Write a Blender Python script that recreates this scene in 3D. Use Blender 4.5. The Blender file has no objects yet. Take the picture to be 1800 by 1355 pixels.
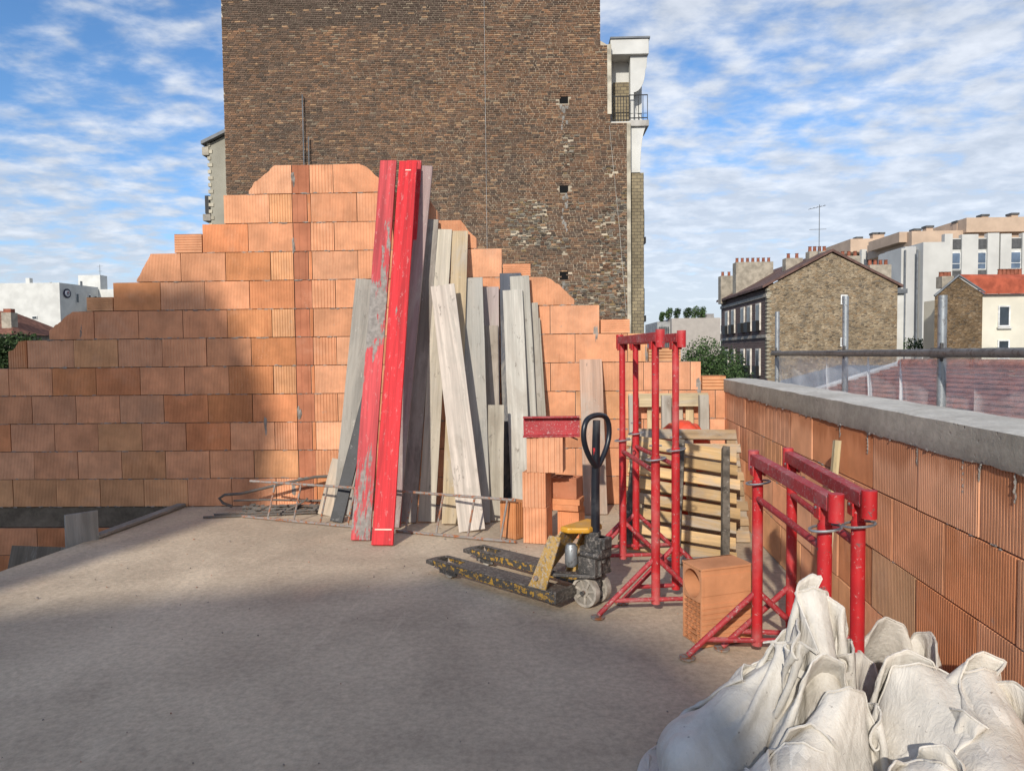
import bpy, bmesh, math, random
import numpy as np
from mathutils import Vector, Matrix, noise
R = math.radians
random.seed(7); rng = np.random.default_rng(7)
C = bpy.context.scene.collection
S = bpy.context.scene

# ------------------------------------------------------------------ camera
CAMH, YAW, PITCH, ROLL = 1.6804, -0.02932, 0.04398, 0.01084
fw = Vector((math.sin(YAW)*math.cos(PITCH), math.cos(YAW)*math.cos(PITCH), -math.sin(PITCH)))
rt = Vector((math.cos(YAW), -math.sin(YAW), 0)); dn = fw.cross(rt)
rr = math.cos(ROLL)*rt+math.sin(ROLL)*dn; dd = -math.sin(ROLL)*rt+math.cos(ROLL)*dn
cd = bpy.data.cameras.new('camera'); cam = bpy.data.objects.new('camera', cd); C.objects.link(cam)
cam.matrix_world = Matrix(((rr.x, -dd.x, -fw.x, 0), (rr.y, -dd.y, -fw.y, 0), (rr.z, -dd.z, -fw.z, CAMH), (0, 0, 0, 1)))
cd.lens = 25.0; cd.sensor_width = 36; cd.clip_end = 3000; cd.clip_start = .05
S.camera = cam
# ------------------------------------------------------------------ sky, sun
SUN_EL, SUN_AZ = R(27), R(16)          # azimuth: to the left of straight behind the camera
tosun = Vector((-math.sin(SUN_AZ)*math.cos(SUN_EL), -math.cos(SUN_AZ)*math.cos(SUN_EL), math.sin(SUN_EL)))
w = bpy.data.worlds.new('World'); S.world = w; w.use_nodes = True
nt = w.node_tree; nt.nodes.clear()
def wn(t, **k):
    n = nt.nodes.new(t)
    for a, b in k.items(): setattr(n, a, b)
    return n
L = nt.links.new
sky = wn('ShaderNodeTexSky', sky_type='NISHITA', sun_disc=False, sun_elevation=SUN_EL, altitude=60, air_density=.85, dust_density=.6, ozone_density=3.0)
sky.sun_rotation = math.atan2(tosun.x, tosun.y)
hs = wn('ShaderNodeHueSaturation'); hs.inputs['Saturation'].default_value = 1.15; hs.inputs['Value'].default_value = .60
L(sky.outputs[0], hs.inputs['Color'])
tc = wn('ShaderNodeTexCoord'); sp = wn('ShaderNodeSeparateXYZ'); L(tc.outputs['Generated'], sp.inputs[0])
zz = wn('ShaderNodeMath', operation='MAXIMUM'); L(sp.outputs['Z'], zz.inputs[0]); zz.inputs[1].default_value = 0.0
za = wn('ShaderNodeMath', operation='ADD'); L(zz.outputs[0], za.inputs[0]); za.inputs[1].default_value = .16
dx = wn('ShaderNodeMath', operation='DIVIDE'); L(sp.outputs['X'], dx.inputs[0]); L(za.outputs[0], dx.inputs[1])
dy = wn('ShaderNodeMath', operation='DIVIDE'); L(sp.outputs['Y'], dy.inputs[0]); L(za.outputs[0], dy.inputs[1])
cv = wn('ShaderNodeCombineXYZ'); L(dx.outputs[0], cv.inputs[0]); L(dy.outputs[0], cv.inputs[1])
def wnoise(scale, detail, rough, dist=0, off=(0, 0, 0), stretch=(1, 1, 1)):
    mp = wn('ShaderNodeMapping'); mp.inputs['Location'].default_value = off; mp.inputs['Scale'].default_value = stretch
    L(cv.outputs[0], mp.inputs[0])
    n = wn('ShaderNodeTexNoise'); n.inputs['Scale'].default_value = scale; n.inputs['Detail'].default_value = detail
    n.inputs['Roughness'].default_value = rough; n.inputs['Distortion'].default_value = dist
    L(mp.outputs[0], n.inputs['Vector']); return n.outputs['Fac']
def wm(op, a, b, clamp=False):
    n = wn('ShaderNodeMath', operation=op); n.use_clamp = clamp
    for i, x in enumerate((a, b)):
        if isinstance(x, (int, float)): n.inputs[i].default_value = x
        else: L(x, n.inputs[i])
    return n.outputs[0]
big = wnoise(.9, 3, .5, .3, (2.7, 4.1, 0))
puff = wnoise(6.5, 6, .58, .1, (0, 0, 0), (1, 1.15, 1))
fine = wnoise(24, 4, .6, .1, (3, 1, 0), (1, 1.6, 1))
wv_ = wn('ShaderNodeMapping'); wv_.inputs['Scale'].default_value = (1, 1.12, 1); L(cv.outputs[0], wv_.inputs[0])
wob = wn('ShaderNodeTexNoise'); wob.inputs['Scale'].default_value = 8; wob.inputs['Detail'].default_value = 3; L(wv_.outputs[0], wob.inputs['Vector'])
wsc = wn('ShaderNodeVectorMath', operation='SCALE'); wsc.inputs['Scale'].default_value = .16; L(wob.outputs['Color'], wsc.inputs[0])
wad = wn('ShaderNodeVectorMath', operation='ADD'); L(wv_.outputs[0], wad.inputs[0]); L(wsc.outputs[0], wad.inputs[1])
vo = wn('ShaderNodeTexVoronoi', feature='SMOOTH_F1'); vo.inputs['Scale'].default_value = 8.5; vo.inputs['Smoothness'].default_value = .7; vo.inputs['Randomness'].default_value = .9; L(wad.outputs[0], vo.inputs['Vector'])
cell = wm('SUBTRACT', .55, vo.outputs['Distance'])
cov = wm('ADD', wm('ADD', wm('MULTIPLY', big, .75), wm('MULTIPLY', puff, .62)), wm('ADD', wm('MULTIPLY', fine, .16), wm('MULTIPLY', cell, .38)))
lowb = wm('MULTIPLY', wm('MAXIMUM', wm('SUBTRACT', .30, zz.outputs[0]), 0.), 1.1)      # sheet looks denser towards the horizon
cov = wm('ADD', wm('ADD', cov, wm('MULTIPLY', sp.outputs['X'], .20)), lowb)
rm = wn('ShaderNodeMapRange'); rm.interpolation_type = 'SMOOTHSTEP'
rm.inputs['From Min'].default_value = .56; rm.inputs['From Max'].default_value = .98
L(cov, rm.inputs['Value'])
cl = wm('MULTIPLY', rm.outputs[0], .95)
# clouds: a little darker and bluer in their thick middles
cr = wn('ShaderNodeValToRGB'); cr.color_ramp.elements[0].position = .35; cr.color_ramp.elements[0].color = (1.38, 1.56, 1.85, 1)
cr.color_ramp.elements[1].position = .68; cr.color_ramp.elements[1].color = (2.35, 2.48, 2.7, 1)
L(wm('SUBTRACT', puff, wm('MULTIPLY', wm('MAXIMUM', wm('SUBTRACT', .30, zz.outputs[0]), 0.), .75)), cr.inputs[0])
gl = wn('ShaderNodeHueSaturation'); gl.inputs['Saturation'].default_value = .35; gl.inputs['Value'].default_value = .12; L(sky.outputs[0], gl.inputs['Color'])
ca = wn('ShaderNodeMix', data_type='RGBA', blend_type='ADD'); ca.inputs[0].default_value = 1; L(cr.outputs[0], ca.inputs[6]); L(gl.outputs[0], ca.inputs[7])
mx = wn('ShaderNodeMix', data_type='RGBA'); L(cl, mx.inputs[0]); L(hs.outputs[0], mx.inputs[6]); L(ca.outputs[2], mx.inputs[7])
bg = wn('ShaderNodeBackground'); bg.inputs['Strength'].default_value = .15; L(mx.outputs[2], bg.inputs[0])
ow = wn('ShaderNodeOutputWorld'); L(bg.outputs[0], ow.inputs[0])
sd = bpy.data.lights.new('sun', 'SUN'); sd.energy = 2.0; sd.angle = R(1.0); sd.color = (1, .94, .84)
so = bpy.data.objects.new('sun', sd); C.objects.link(so); so.rotation_euler = tosun.to_track_quat('Z', 'Y').to_euler()
S.view_settings.view_transform = 'Standard'; S.view_settings.look = 'None'; S.view_settings.gamma = 1
S.view_settings.exposure = 1.0

# ------------------------------------------------------------------ helpers
class MB:
    def __init__(s): s.v = []; s.f = []; s.c = []
    def add(s, vs, fs, col=None):
        o = len(s.v); s.v += [tuple(x) for x in vs]; s.f += [tuple(i+o for i in f) for f in fs]
        s.c += [col]*len(fs); return s
    def box(s, c, d, m=None, col=None, taper=None):
        hx, hy, hz = d[0]/2, d[1]/2, d[2]/2
        vs = []
        for z in (-1, 1):
            k = 1 if (z < 0 or not taper) else taper
            for x, y in ((-1, -1), (1, -1), (1, 1), (-1, 1)): vs.append(Vector((x*hx*k, y*hy*k, z*hz)))
        if m is not None: vs = [m @ v for v in vs]
        c = Vector(c); vs = [v+c for v in vs]
        return s.add(vs, [(3, 2, 1, 0), (4, 5, 6, 7), (0, 1, 5, 4), (1, 2, 6, 5), (2, 3, 7, 6), (3, 0, 4, 7)], col)
    def bx(s, x0, x1, y0, y1, z0, z1, col=None):
        return s.box(((x0+x1)/2, (y0+y1)/2, (z0+z1)/2), (x1-x0, y1-y0, z1-z0), col=col)
    def tube(s, pts, r, n=10, cap=True, col=None, closed=False):
        pts = [Vector(p) for p in pts]; k = len(pts); rings = []; up = None
        for i, p in enumerate(pts):
            if closed: t = (pts[(i+1) % k]-pts[i-1]).normalized()
            else: t = (pts[min(i+1, k-1)]-pts[max(i-1, 0)]).normalized()
            if up is None: up = t.orthogonal().normalized()
            up = (up-t*up.dot(t)).normalized(); b = t.cross(up)
            rad = r[i] if isinstance(r, (list, tuple)) else r
            rings.append([p+(up*math.cos(2*math.pi*j/n)+b*math.sin(2*math.pi*j/n))*rad for j in range(n)])
        vs = [v for q in rings for v in q]; fs = []
        for i in range(k if closed else k-1):
            a = i*n; b2 = ((i+1) % k)*n
            for j in range(n): fs.append((a+j, a+(j+1) % n, b2+(j+1) % n, b2+j))
        if cap and not closed: fs += [tuple(reversed(range(n))), tuple(range((k-1)*n, k*n))]
        return s.add(vs, fs, col)
    def prism(s, poly, fn, d0, d1, col=None):   # poly: 2-d outline, fn(a, b, d) -> point
        n = len(poly); vs = [fn(a, b, d0) for a, b in poly]+[fn(a, b, d1) for a, b in poly]
        fs = [tuple(reversed(range(n))), tuple(range(n, 2*n))]+[(i, (i+1) % n, n+(i+1) % n, n+i) for i in range(n)]
        return s.add(vs, fs, col)
    def mesh(s, name, smooth=False):
        m = bpy.data.meshes.new(name); m.from_pydata(s.v, [], s.f); m.update()
        if any(c is not None for c in s.c):
            at = m.color_attributes.new('Col', 'FLOAT_COLOR', 'CORNER')
            arr = np.ones((len(m.loops), 4), np.float32); i = 0
            for f, c in zip(s.f, s.c):
                if c is not None: arr[i:i+len(f), :3] = c
                i += len(f)
            at.data.foreach_set('color', arr.ravel())
        bm = bmesh.new(); bm.from_mesh(m); bmesh.ops.recalc_face_normals(bm, faces=bm.faces); bm.to_mesh(m); bm.free()
        if smooth:
            m.polygons.foreach_set('use_smooth', [True]*len(m.polygons))
            try: m.set_sharp_from_angle(angle=R(40))
            except Exception: pass
        return m
    def build(s, name, mat, parent=None, smooth=False, bevel=0, loc=None):
        return ob(name, s.mesh(name, smooth), mat, parent, bevel, loc)
def ob(name, me, mat=None, parent=None, bevel=0, loc=None):
    o = bpy.data.objects.new(name, me); C.objects.link(o)
    if mat is not None and me is not None and not me.materials: me.materials.append(mat)
    if parent: o.parent = parent
    if loc is not None: o.location = loc
    if bevel:
        b = o.modifiers.new('bevel', 'BEVEL'); b.width = bevel; b.segments = 2; b.limit_method = 'ANGLE'
    return o
def empty(name, loc=(0, 0, 0), rz=0):
    o = bpy.data.objects.new(name, None); C.objects.link(o); o.location = loc; o.rotation_euler = (0, 0, rz); o.empty_display_size = .2
    return o
def tag(o, label=None, cat=None, group=None, kind=None):
    if label: o['label'] = label
    if cat: o['category'] = cat
    if group: o['group'] = group
    if kind: o['kind'] = kind
    return o

# ------------------------------------------------------------------ materials
class NT:
    def __init__(s, name):
        s.m = bpy.data.materials.new(name); s.m.use_nodes = True; s.t = s.m.node_tree; s.t.nodes.clear()
        s.out = s.t.nodes.new('ShaderNodeOutputMaterial'); s.b = s.t.nodes.new('ShaderNodeBsdfPrincipled')
        s.t.links.new(s.b.outputs[0], s.out.inputs[0]); s._c = {}
    def n(s, t, **k):
        x = s.t.nodes.new(t)
        for a, b in k.items(): setattr(x, a, b)
        return x
    def put(s, sock, v):
        if isinstance(v, bpy.types.NodeSocket): s.t.links.new(v, sock)
        else:
            if isinstance(v, (tuple, list)) and len(v) == 3 and sock.type == 'RGBA': v = (*v, 1)
            sock.default_value = v
    def coord(s, scale=(1, 1, 1), rnd=True, kind='Object'):
        key = (tuple(scale), rnd, kind)
        if key in s._c: return s._c[key]
        c = s.n('ShaderNodeTexCoord').outputs[kind]
        if rnd:
            oi = s.n('ShaderNodeObjectInfo'); m = s.n('ShaderNodeMath', operation='MULTIPLY'); s.put(m.inputs[0], oi.outputs['Random']); m.inputs[1].default_value = 41.7
            a = s.n('ShaderNodeVectorMath', operation='ADD'); s.put(a.inputs[0], c); s.put(a.inputs[1], m.outputs[0]); c = a.outputs[0]
        mp = s.n('ShaderNodeMapping'); mp.inputs['Scale'].default_value = scale; s.put(mp.inputs[0], c)
        s._c[key] = mp.outputs[0]; return mp.outputs[0]
    def noise(s, scale, detail=4, rough=.55, dist=0, stretch=(1, 1, 1), rnd=True, kind='Object'):
        x = s.n('ShaderNodeTexNoise'); x.inputs['Scale'].default_value = scale; x.inputs['Detail'].default_value = detail
        x.inputs['Roughness'].default_value = rough; x.inputs['Distortion'].default_value = dist
        s.put(x.inputs['Vector'], s.coord(stretch, rnd, kind)); return x.outputs['Fac']
    def vor(s, scale, stretch=(1, 1, 1), feat='F1', out='Distance', rnd=True, kind='Object'):
        x = s.n('ShaderNodeTexVoronoi', feature=feat); x.inputs['Scale'].default_value = scale
        s.put(x.inputs['Vector'], s.coord(stretch, rnd, kind)); return x.outputs[out]
    def rng(s, v, a, b, c=0., d=1., smooth=True):
        x = s.n('ShaderNodeMapRange'); x.interpolation_type = 'SMOOTHSTEP' if smooth else 'LINEAR'
        s.put(x.inputs['Value'], v); x.inputs['From Min'].default_value = a; x.inputs['From Max'].default_value = b
        x.inputs['To Min'].default_value = c; x.inputs['To Max'].default_value = d; return x.outputs[0]
    def mth(s, op, a, b=0.):
        x = s.n('ShaderNodeMath', operation=op); s.put(x.inputs[0], a); s.put(x.inputs[1], b); return x.outputs[0]
    def mix(s, f, a, b, mode='MIX'):
        x = s.n('ShaderNodeMix', data_type='RGBA', blend_type=mode); s.put(x.inputs[0], f); s.put(x.inputs[6], a); s.put(x.inputs[7], b); return x.outputs[2]
    def objcol(s): return s.n('ShaderNodeObjectInfo').outputs['Color']
    def val(s, c, v):       # colour times value socket
        x = s.n('ShaderNodeHueSaturation'); s.put(x.inputs['Color'], c); s.put(x.inputs['Value'], v); return x.outputs[0]
    def done(s, col, rough=.8, bump=None, bstr=.3, bdist=.01, metal=0, spec=.3):
        s.put(s.b.inputs['Base Color'], col); s.put(s.b.inputs['Roughness'], rough); s.put(s.b.inputs['Metallic'], metal)
        s.put(s.b.inputs['Specular IOR Level'], spec)
        if bump is not None:
            x = s.n('ShaderNodeBump'); x.inputs['Strength'].default_value = bstr; x.inputs['Distance'].default_value = bdist
            s.put(x.inputs['Height'], bump); s.put(s.b.inputs['Normal'], x.outputs[0])
        return s.m
def plain(name, col, rough=.75, var=.25, scale=3, bump=.15, bs=40, spec=.3, metal=0, bdist=.01, dirt=None):
    n = NT(name); v = n.rng(n.noise(scale, 5), .3, .7, 1-var, 1+var); c = n.val(col, v)
    if dirt: c = n.mix(n.rng(n.noise(dirt[1], 6, .65), dirt[2], dirt[3]), c, dirt[0])
    return n.done(c, rough, n.noise(bs, 4), bump, bdist, metal, spec)
# terracotta block: colour comes from each block, plus firing clouds, streaks, pale bloom, mortar smears
def m_terra():
    n = NT('terracotta'); c = n.objcol()
    c = n.val(c, n.rng(n.noise(5, 4), .25, .75, .82, 1.15))
    c = n.mix(n.rng(n.noise(3, 5, .6, 0, (6, 6, .7)), .56, .8, 0, .45), c, (.36, .13, .06))
    c = n.mix(n.rng(n.noise(2.2, 4, .6, .4), .55, .78, 0, .34), c, (.66, .40, .27))
    dots = n.mth('MULTIPLY', n.rng(n.vor(34, (1, 1, .8)), .05, .24, 1, 0), n.rng(n.noise(3.1, 2), .5, .65))
    c = n.mix(n.mth('MULTIPLY', dots, .28), c, (.74, .52, .40))
    c = n.mix(n.rng(n.noise(7, 6, .7, .3), .66, .75, 0, .55), c, (.30, .265, .23))
    return n.done(c, .88, n.mth('ADD', n.noise(160, 3), n.mth('MULTIPLY', n.noise(18, 4), 1.2)), .25, .004, 0, .15)
M_TERRA = m_terra()
def m_terra_wet():     # top course under the capping: dark runs of cement water
    n = NT('stained_terracotta'); c = n.val(n.objcol(), n.rng(n.noise(5, 4), .25, .75, .86, 1.12))
    sp_ = n.n('ShaderNodeSeparateXYZ'); n.put(sp_.inputs[0], n.coord(rnd=False))
    runs = n.noise(11, 4, .6, 0, (1, 1, .06)); edge = n.mth('ADD', sp_.outputs[2], n.mth('MULTIPLY', n.mth('SUBTRACT', runs, .5), .34))
    c = n.mix(n.rng(edge, .15, .25, 0, .55), c, (.33, .11, .04))
    c = n.mix(n.rng(n.noise(7, 6, .7, .3), .68, .75, 0, .4), c, (.27, .24, .21))
    return n.done(c, .85, n.noise(160, 3), .25, .004, 0, .2)
M_TERRAW = m_terra_wet()
def m_conc(name, base, dark, light, sc=1.0, pits=0, bstr=.4):
    n = NT(name); c = n.mix(n.rng(n.noise(1.1*sc, 6, .6, .4, rnd=False), .3, .7), dark, base)
    c = n.mix(n.rng(n.noise(.45*sc, 4, .55, .6, rnd=False), .48, .72), c, light)
    c = n.val(c, n.rng(n.noise(9*sc, 6, .7, rnd=False), .25, .75, .84, 1.16))
    c = n.mix(n.rng(n.noise(70*sc, 2, .5, rnd=False), .66, .74, 0, .5), c, dark)
    h = n.mth('ADD', n.noise(24*sc, 8, .7, rnd=False), n.mth('MULTIPLY', n.noise(140*sc, 3, rnd=False), .4))
    if pits:
        p = n.mth('MULTIPLY', n.rng(n.vor(26, rnd=False), .08, .2, 1, 0), n.rng(n.noise(2.4, 3, rnd=False), .5, .62))
        c = n.mix(n.mth('MULTIPLY', p, .7), c, (.05, .045, .04)); h = n.mth('SUBTRACT', h, n.mth('MULTIPLY', p, 2.))
    return n.done(c, .9, h, bstr, .006, 0, .2)
def m_floor():
    n = NT('slab_concrete')
    c = n.mix(n.rng(n.noise(.8, 6, .6, .5, rnd=False), .32, .68), (0.412, 0.329, 0.238), (0.575, 0.464, 0.334))
    c = n.mix(n.rng(n.noise(.5, 5, .6, 1.2, (1, .45, 1), rnd=False), .5, .7, 0, .75), c, (0.684, 0.560, 0.406))
    c = n.mix(n.rng(n.noise(.62, 5, .62, .8, (.7, 1, 1), rnd=False), .58, .78, 0, .4), c, (0.546, 0.375, 0.259))
    c = n.mix(n.rng(n.noise(2.8, 8, .75, .6, rnd=False), .55, .76, 0, .3), c, (0.302, 0.241, 0.174))
    c = n.mix(n.rng(n.noise(1.6, 8, .7, 2.2, (1, .3, 1), rnd=False), .60, .68, 0, .3), c, (0.755, 0.618, 0.448))
    c = n.val(c, n.rng(n.noise(26, 6, .75, rnd=False), .25, .75, .8, 1.2))
    sp_ = n.mth('MULTIPLY', n.rng(n.vor(38, rnd=False), .04, .1, 1, 0), n.rng(n.noise(4, 3, rnd=False), .5, .66))
    c = n.mix(n.mth('MULTIPLY', sp_, .4), c, (.13, .11, .10))
    sp2 = n.mth('MULTIPLY', n.rng(n.vor(21, (1, 1.3, 1), rnd=False), .03, .07, 1, 0), n.rng(n.noise(2.2, 3, rnd=False), .55, .66))
    c = n.mix(n.mth('MULTIPLY', sp2, .7), c, (0.810, 0.685, 0.513))
    h = n.mth('ADD', n.mth('MULTIPLY', n.noise(3, 7, .65, .6, rnd=False), 2.2), n.noise(60, 6, .75, rnd=False))
    return n.done(c, n.rng(n.noise(2.8, 4, rnd=False), .3, .7, .78, .96), h, .5, .008, 0, .25)
M_FLOOR = m_floor()
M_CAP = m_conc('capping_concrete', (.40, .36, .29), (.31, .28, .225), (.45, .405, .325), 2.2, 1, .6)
M_CAPTOP = m_conc('capping_top_pale', (.56, .53, .47), (.44, .41, .36), (.62, .59, .53), 3, 0, .4)
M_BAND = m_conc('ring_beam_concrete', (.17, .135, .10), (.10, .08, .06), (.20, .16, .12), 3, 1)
M_MORTAR = plain('mortar', (.13, .11, .095), .95, .3, 14, .5, 90); M_SQUEEZE = plain('dried_mortar', (.27, .24, .21), .95, .3, 14, .5, 90)
def m_wood(name='weathered_timber', paint=None):
    n = NT(name); g = n.noise(14, 6, .62, .5, (1, 1, .045)); g2 = n.noise(60, 4, .6, .2, (1, 1, .03))
    k = n.noise(3.2, 2, .4, 0, (1, 1, .28))
    base = n.objcol()
    c = n.val(base, n.rng(g, .28, .72, .76, 1.14)); c = n.val(c, n.rng(g2, .3, .7, .88, 1.1))
    c = n.mix(n.rng(k, .76, .80, 0, .8), c, (.10, .06, .035))
    if paint:
        c = n.val(base, n.rng(g, .28, .72, .66, 1.2)); c = n.val(c, n.rng(g2, .3, .7, .82, 1.14))
        c = n.mix(n.rng(k, .74, .79, 0, .55), c, (.16, .012, .012))
        wear = n.noise(2.1, 7, .68, .35, (1.7, 1, .32))
        edge = n.noise(26, 5, .7, 0, (1, 1, .2))
        msk = n.rng(n.mth('ADD', wear, n.mth('MULTIPLY', n.mth('SUBTRACT', edge, .5), .22)), paint[0], paint[0]+.035)
        c = n.mix(n.mth('MULTIPLY', n.rng(n.noise(30, 5, .75, .2, (1, 1, .35)), .57, .66), .5), c, (.55, .26, .24))
        c = n.mix(msk, c, n.val((.27, .245, .22), n.rng(n.noise(22, 5), .3, .7, .75, 1.2)))
        h = n.mth('ADD', g, n.mth('MULTIPLY', msk, 1.4)); rg = n.rng(msk, 0, 1, .66, .92)
        return n.done(c, rg, h, .4, .003, 0, .35)
    c = n.mix(n.rng(n.noise(3.4, 7, .72, .6, (1, 1, .3)), .46, .64, 0, .7), c, (.40, .365, .315))       # dried cement film
    c = n.mix(n.rng(n.noise(1.7, 5, .65, .5, (1, 1, .5)), .5, .72, 0, .55), c, (.20, .165, .125))
    c = n.mix(n.rng(n.noise(16, 6, .75, .5, (1, 1, .35)), .60, .67, 0, .7), c, (.15, .13, .11))
    c = n.mix(n.rng(n.noise(24, 5, .75, .3, (1, 1, .5)), .64, .70, 0, .7), c, (.55, .51, .45))
    return n.done(c, .86, n.mth('ADD', g, n.mth('MULTIPLY', n.noise(70, 4), .4)), .35, .003, 0, .2)
M_WOOD = m_wood(); M_REDW = m_wood('red_painted_timber', (.515,)); M_REDW2 = m_wood('fresh_red_timber', (.66,))
def m_paint(name, col, chip=(.12, .1, .09), dust=(.5, .42, .38), ch=.62, du=.6, rough=.45, metal=0):
    n = NT(name); c = n.val(col, n.rng(n.noise(6, 4), .3, .7, .85, 1.12))
    m1 = n.rng(n.noise(28, 6, .72, .2), ch, ch+.04); c = n.mix(m1, c, chip)
    m2 = n.rng(n.noise(46, 6, .78, .4), du, du+.06); c = n.mix(n.mth('MULTIPLY', m2, .8), c, dust)
    c = n.mix(n.rng(n.noise(3.5, 5), .5, .8, 0, .4), c, dust)
    return n.done(c, n.rng(m2, 0, 1, rough, .85), n.mth('ADD', m2, n.mth('MULTIPLY', m1, -1.)), .35, .002, metal, .5)
M_RED = m_paint('red_enamel', (.46, .014, .018), (.13, .08, .07), (.55, .36, .33), .61, .595, .55)
M_RED2 = m_paint('dusty_red_enamel', (.36, .024, .030), (.18, .10, .09), (.46, .30, .28), .60, .55, .65)
M_YEL = m_paint('worn_yellow_paint', (.46, .27, .06), (.20, .16, .12), (.44, .37, .29), .54, .50, .6)
M_YELD = m_paint('worn_black_yellow_paint', (.42, .23, .03), (.06, .053, .046), (.24, .21, .175), .445, .60, .6)
M_DARKST = m_paint('dusty_dark_steel', (.055, .052, .05), (.13, .115, .10), (.30, .265, .235), .55, .54, .55, .2)
M_FORK = m_paint('scuffed_fork_steel', (.075, .066, .058), (.15, .13, .11), (.25, .22, .19), .54, .52, .6, .2)
M_BLK = m_paint('black_grip', (.012, .014, .02), (.06, .06, .06), (.3, .3, .3), .68, .7, .35)
M_GALV = m_paint('galvanised_steel', (.33, .35, .36), (.22, .22, .22), (.52, .53, .53), .55, .6, .42, .6)
M_TUBE = m_paint('weathered_scaffold_steel', (.20, .19, .18), (.13, .11, .10), (.37, .36, .34), .52, .6, .5, .45)
M_RUST = m_paint('rusty_ladder_steel', (.27, .24, .215), (.34, .115, .04), (.40, .37, .34), .52, .60, .7, .2)
M_REBAR = m_paint('old_rebar', (.13, .115, .10), (.19, .11, .07), (.27, .24, .21), .55, .58, .8, .2)
M_WHEEL = plain('cast_wheel', (.40, .355, .30), .6, .25, 12, .2, 60)
M_TYRE = plain('polyurethane_tread', (.37, .33, .28), .7, .3, 18, .2, 60)
M_BLACKRUB = plain('black_film_ply', (.02, .021, .025), .5, .4, 8, .2, 50, dirt=((.25, .24, .22), 12, .6, .68))

# ------------------------------------------------------------------ ground and slab
D = 7.875; XR = 2.111; SK = .0771
def rwx(y): return XR+SK*(y-D)                 # inner face of the right-hand parapet
g = MB(); g.bx(-1500, 1500, -900, 2600, -8.2, -8.0)
tag(g.build('ground', plain('street_ground', (.10, .10, .095), .9, .3, .05)), kind='structure')
def edge_x(y): return -4.20-.13*(5.9-y)+.012*noise.noise(Vector((0, y*3, 0)))+(.02*noise.noise(Vector((3, y*9, 1))))
mb = MB(); ys = np.linspace(-6, D+.19, 90); cols = 26; vs = []; fs = []
for j, y in enumerate(ys):
    x0 = edge_x(y); x1 = rwx(y)+.19
    for i in range(cols+1):
        x = x0+(x1-x0)*i/cols
        z = .006*noise.noise(Vector((x*.9, y*.9, 3)))+.002*noise.noise(Vector((x*5, y*5, 1)))-.004
        vs.append((x, y, min(z, 0) if y > 5 else z))
for j in range(len(ys)-1):
    for i in range(cols):
        a = j*(cols+1)+i; fs.append((a, a+1, a+cols+2, a+cols+1))
mb.add(vs, fs)
lip = []                                        # slab edge
for j, y in enumerate(ys): lip += [(edge_x(y), y, -.004), (edge_x(y)-.01, y, -.22)]
mb.add(lip, [(2*j, 2*j+1, 2*j+3, 2*j+2) for j in range(len(ys)-1)])
fl = mb.build('floor', M_FLOOR, smooth=True); tag(fl, kind='structure')
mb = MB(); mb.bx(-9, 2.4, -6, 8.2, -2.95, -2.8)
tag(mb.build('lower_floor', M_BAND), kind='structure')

# ------------------------------------------------------------------ terracotta blocks
_bm = {}
def block_mesh(wd, h, t=.2, pitch=.0167, dep=.003, cut=None, horiz=False, key=None, chip=False):
    k = (round(wd, 3), round(h, 3), t, pitch, dep, cut, horiz)
    if k in _bm: return _bm[k]
    W_, H_ = (h, wd) if horiz else (wd, h)
    xs = [0.]; n = max(2, int(round((W_-.012)/pitch))); p = (W_-.012)/n; ys_ = [0.]
    for i in range(n):
        a = .006+i*p
        for q, dpt in ((.0, 0), (.62, 0), (.72, dep), (.9, dep)): xs.append(a+q*p); ys_.append(dpt)
    xs.append(W_); ys_.append(0.)
    if dep == 0: xs = [0., W_*.25, W_*.5, W_*.75, W_]; ys_ = [0.]*5
    if cut:                                     # extra columns at the corners of the broken outline
        for cx, _ in cut:
            if 0 < cx < W_ and all(abs(cx-x) > 1e-4 for x in xs):
                i = next(i for i, x in enumerate(xs) if x > cx); xs.insert(i, cx); ys_.insert(i, ys_[i-1])
    def top(x):
        if not cut: return H_
        for (a, za_), (b, zb) in zip(cut, cut[1:]):
            if a <= x <= b+1e-6:
                z = za_+(zb-za_)*(x-a)/max(b-a, 1e-6)
                if abs(za_-zb) > .02: z += .012*noise.noise(Vector((x*30, za_*7, H_)))
                return max(.02, min(H_, z))
        return cut[-1][1] if x > cut[-1][0] else cut[0][1]
    v = []; m = len(xs)
    for x, y in zip(xs, ys_):
        z = top(x); v += [(x, y, 0), (x, y, z), (x, t, z), (x, t, 0)]
    f = []
    for i in range(m-1):
        a, b = 4*i, 4*i+4
        f += [(a, b, b+1, a+1), (a+1, b+1, b+2, a+2), (a+2, b+2, b+3, a+3), (a+3, b+3, b, a)]
    f += [(0, 1, 2, 3), (4*m-4, 4*m-1, 4*m-2, 4*m-3)]
    if horiz: v = [(z, y, x) for x, y, z in v]; v = [(wd-x if False else x, y, z) for x, y, z in v]
    me = bpy.data.meshes.new('block'); me.from_pydata(v, [], f); me.update()
    bm = bmesh.new(); bm.from_mesh(me); bmesh.ops.recalc_face_normals(bm, faces=bm.faces); bm.to_mesh(me); bm.free()
    me.materials.append(M_TERRA); _bm[k] = me; return me
T_N = (.64, .308, .168); T_DK = (.57, .245, .11); T_RED = (.60, .25, .118); T_PALE = (.665, .342, .198); T_BEI = (.63, .325, .165); T_POST = (.40, .155, .085)
def tint(c, a=.1):
    k = 1+random.uniform(-a, a); h = random.uniform(-.03, .03)
    return (max(.01, c[0]*k), max(.01, c[1]*(k+h)), max(.01, c[2]*(k+h*1.5)), 1)
P = .316; J = .008
wall = empty('block_wall', (0, D, 0))
tag(wall, 'tall stepped terracotta block wall with a jagged unfinished top behind the planks', 'block wall')
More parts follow.
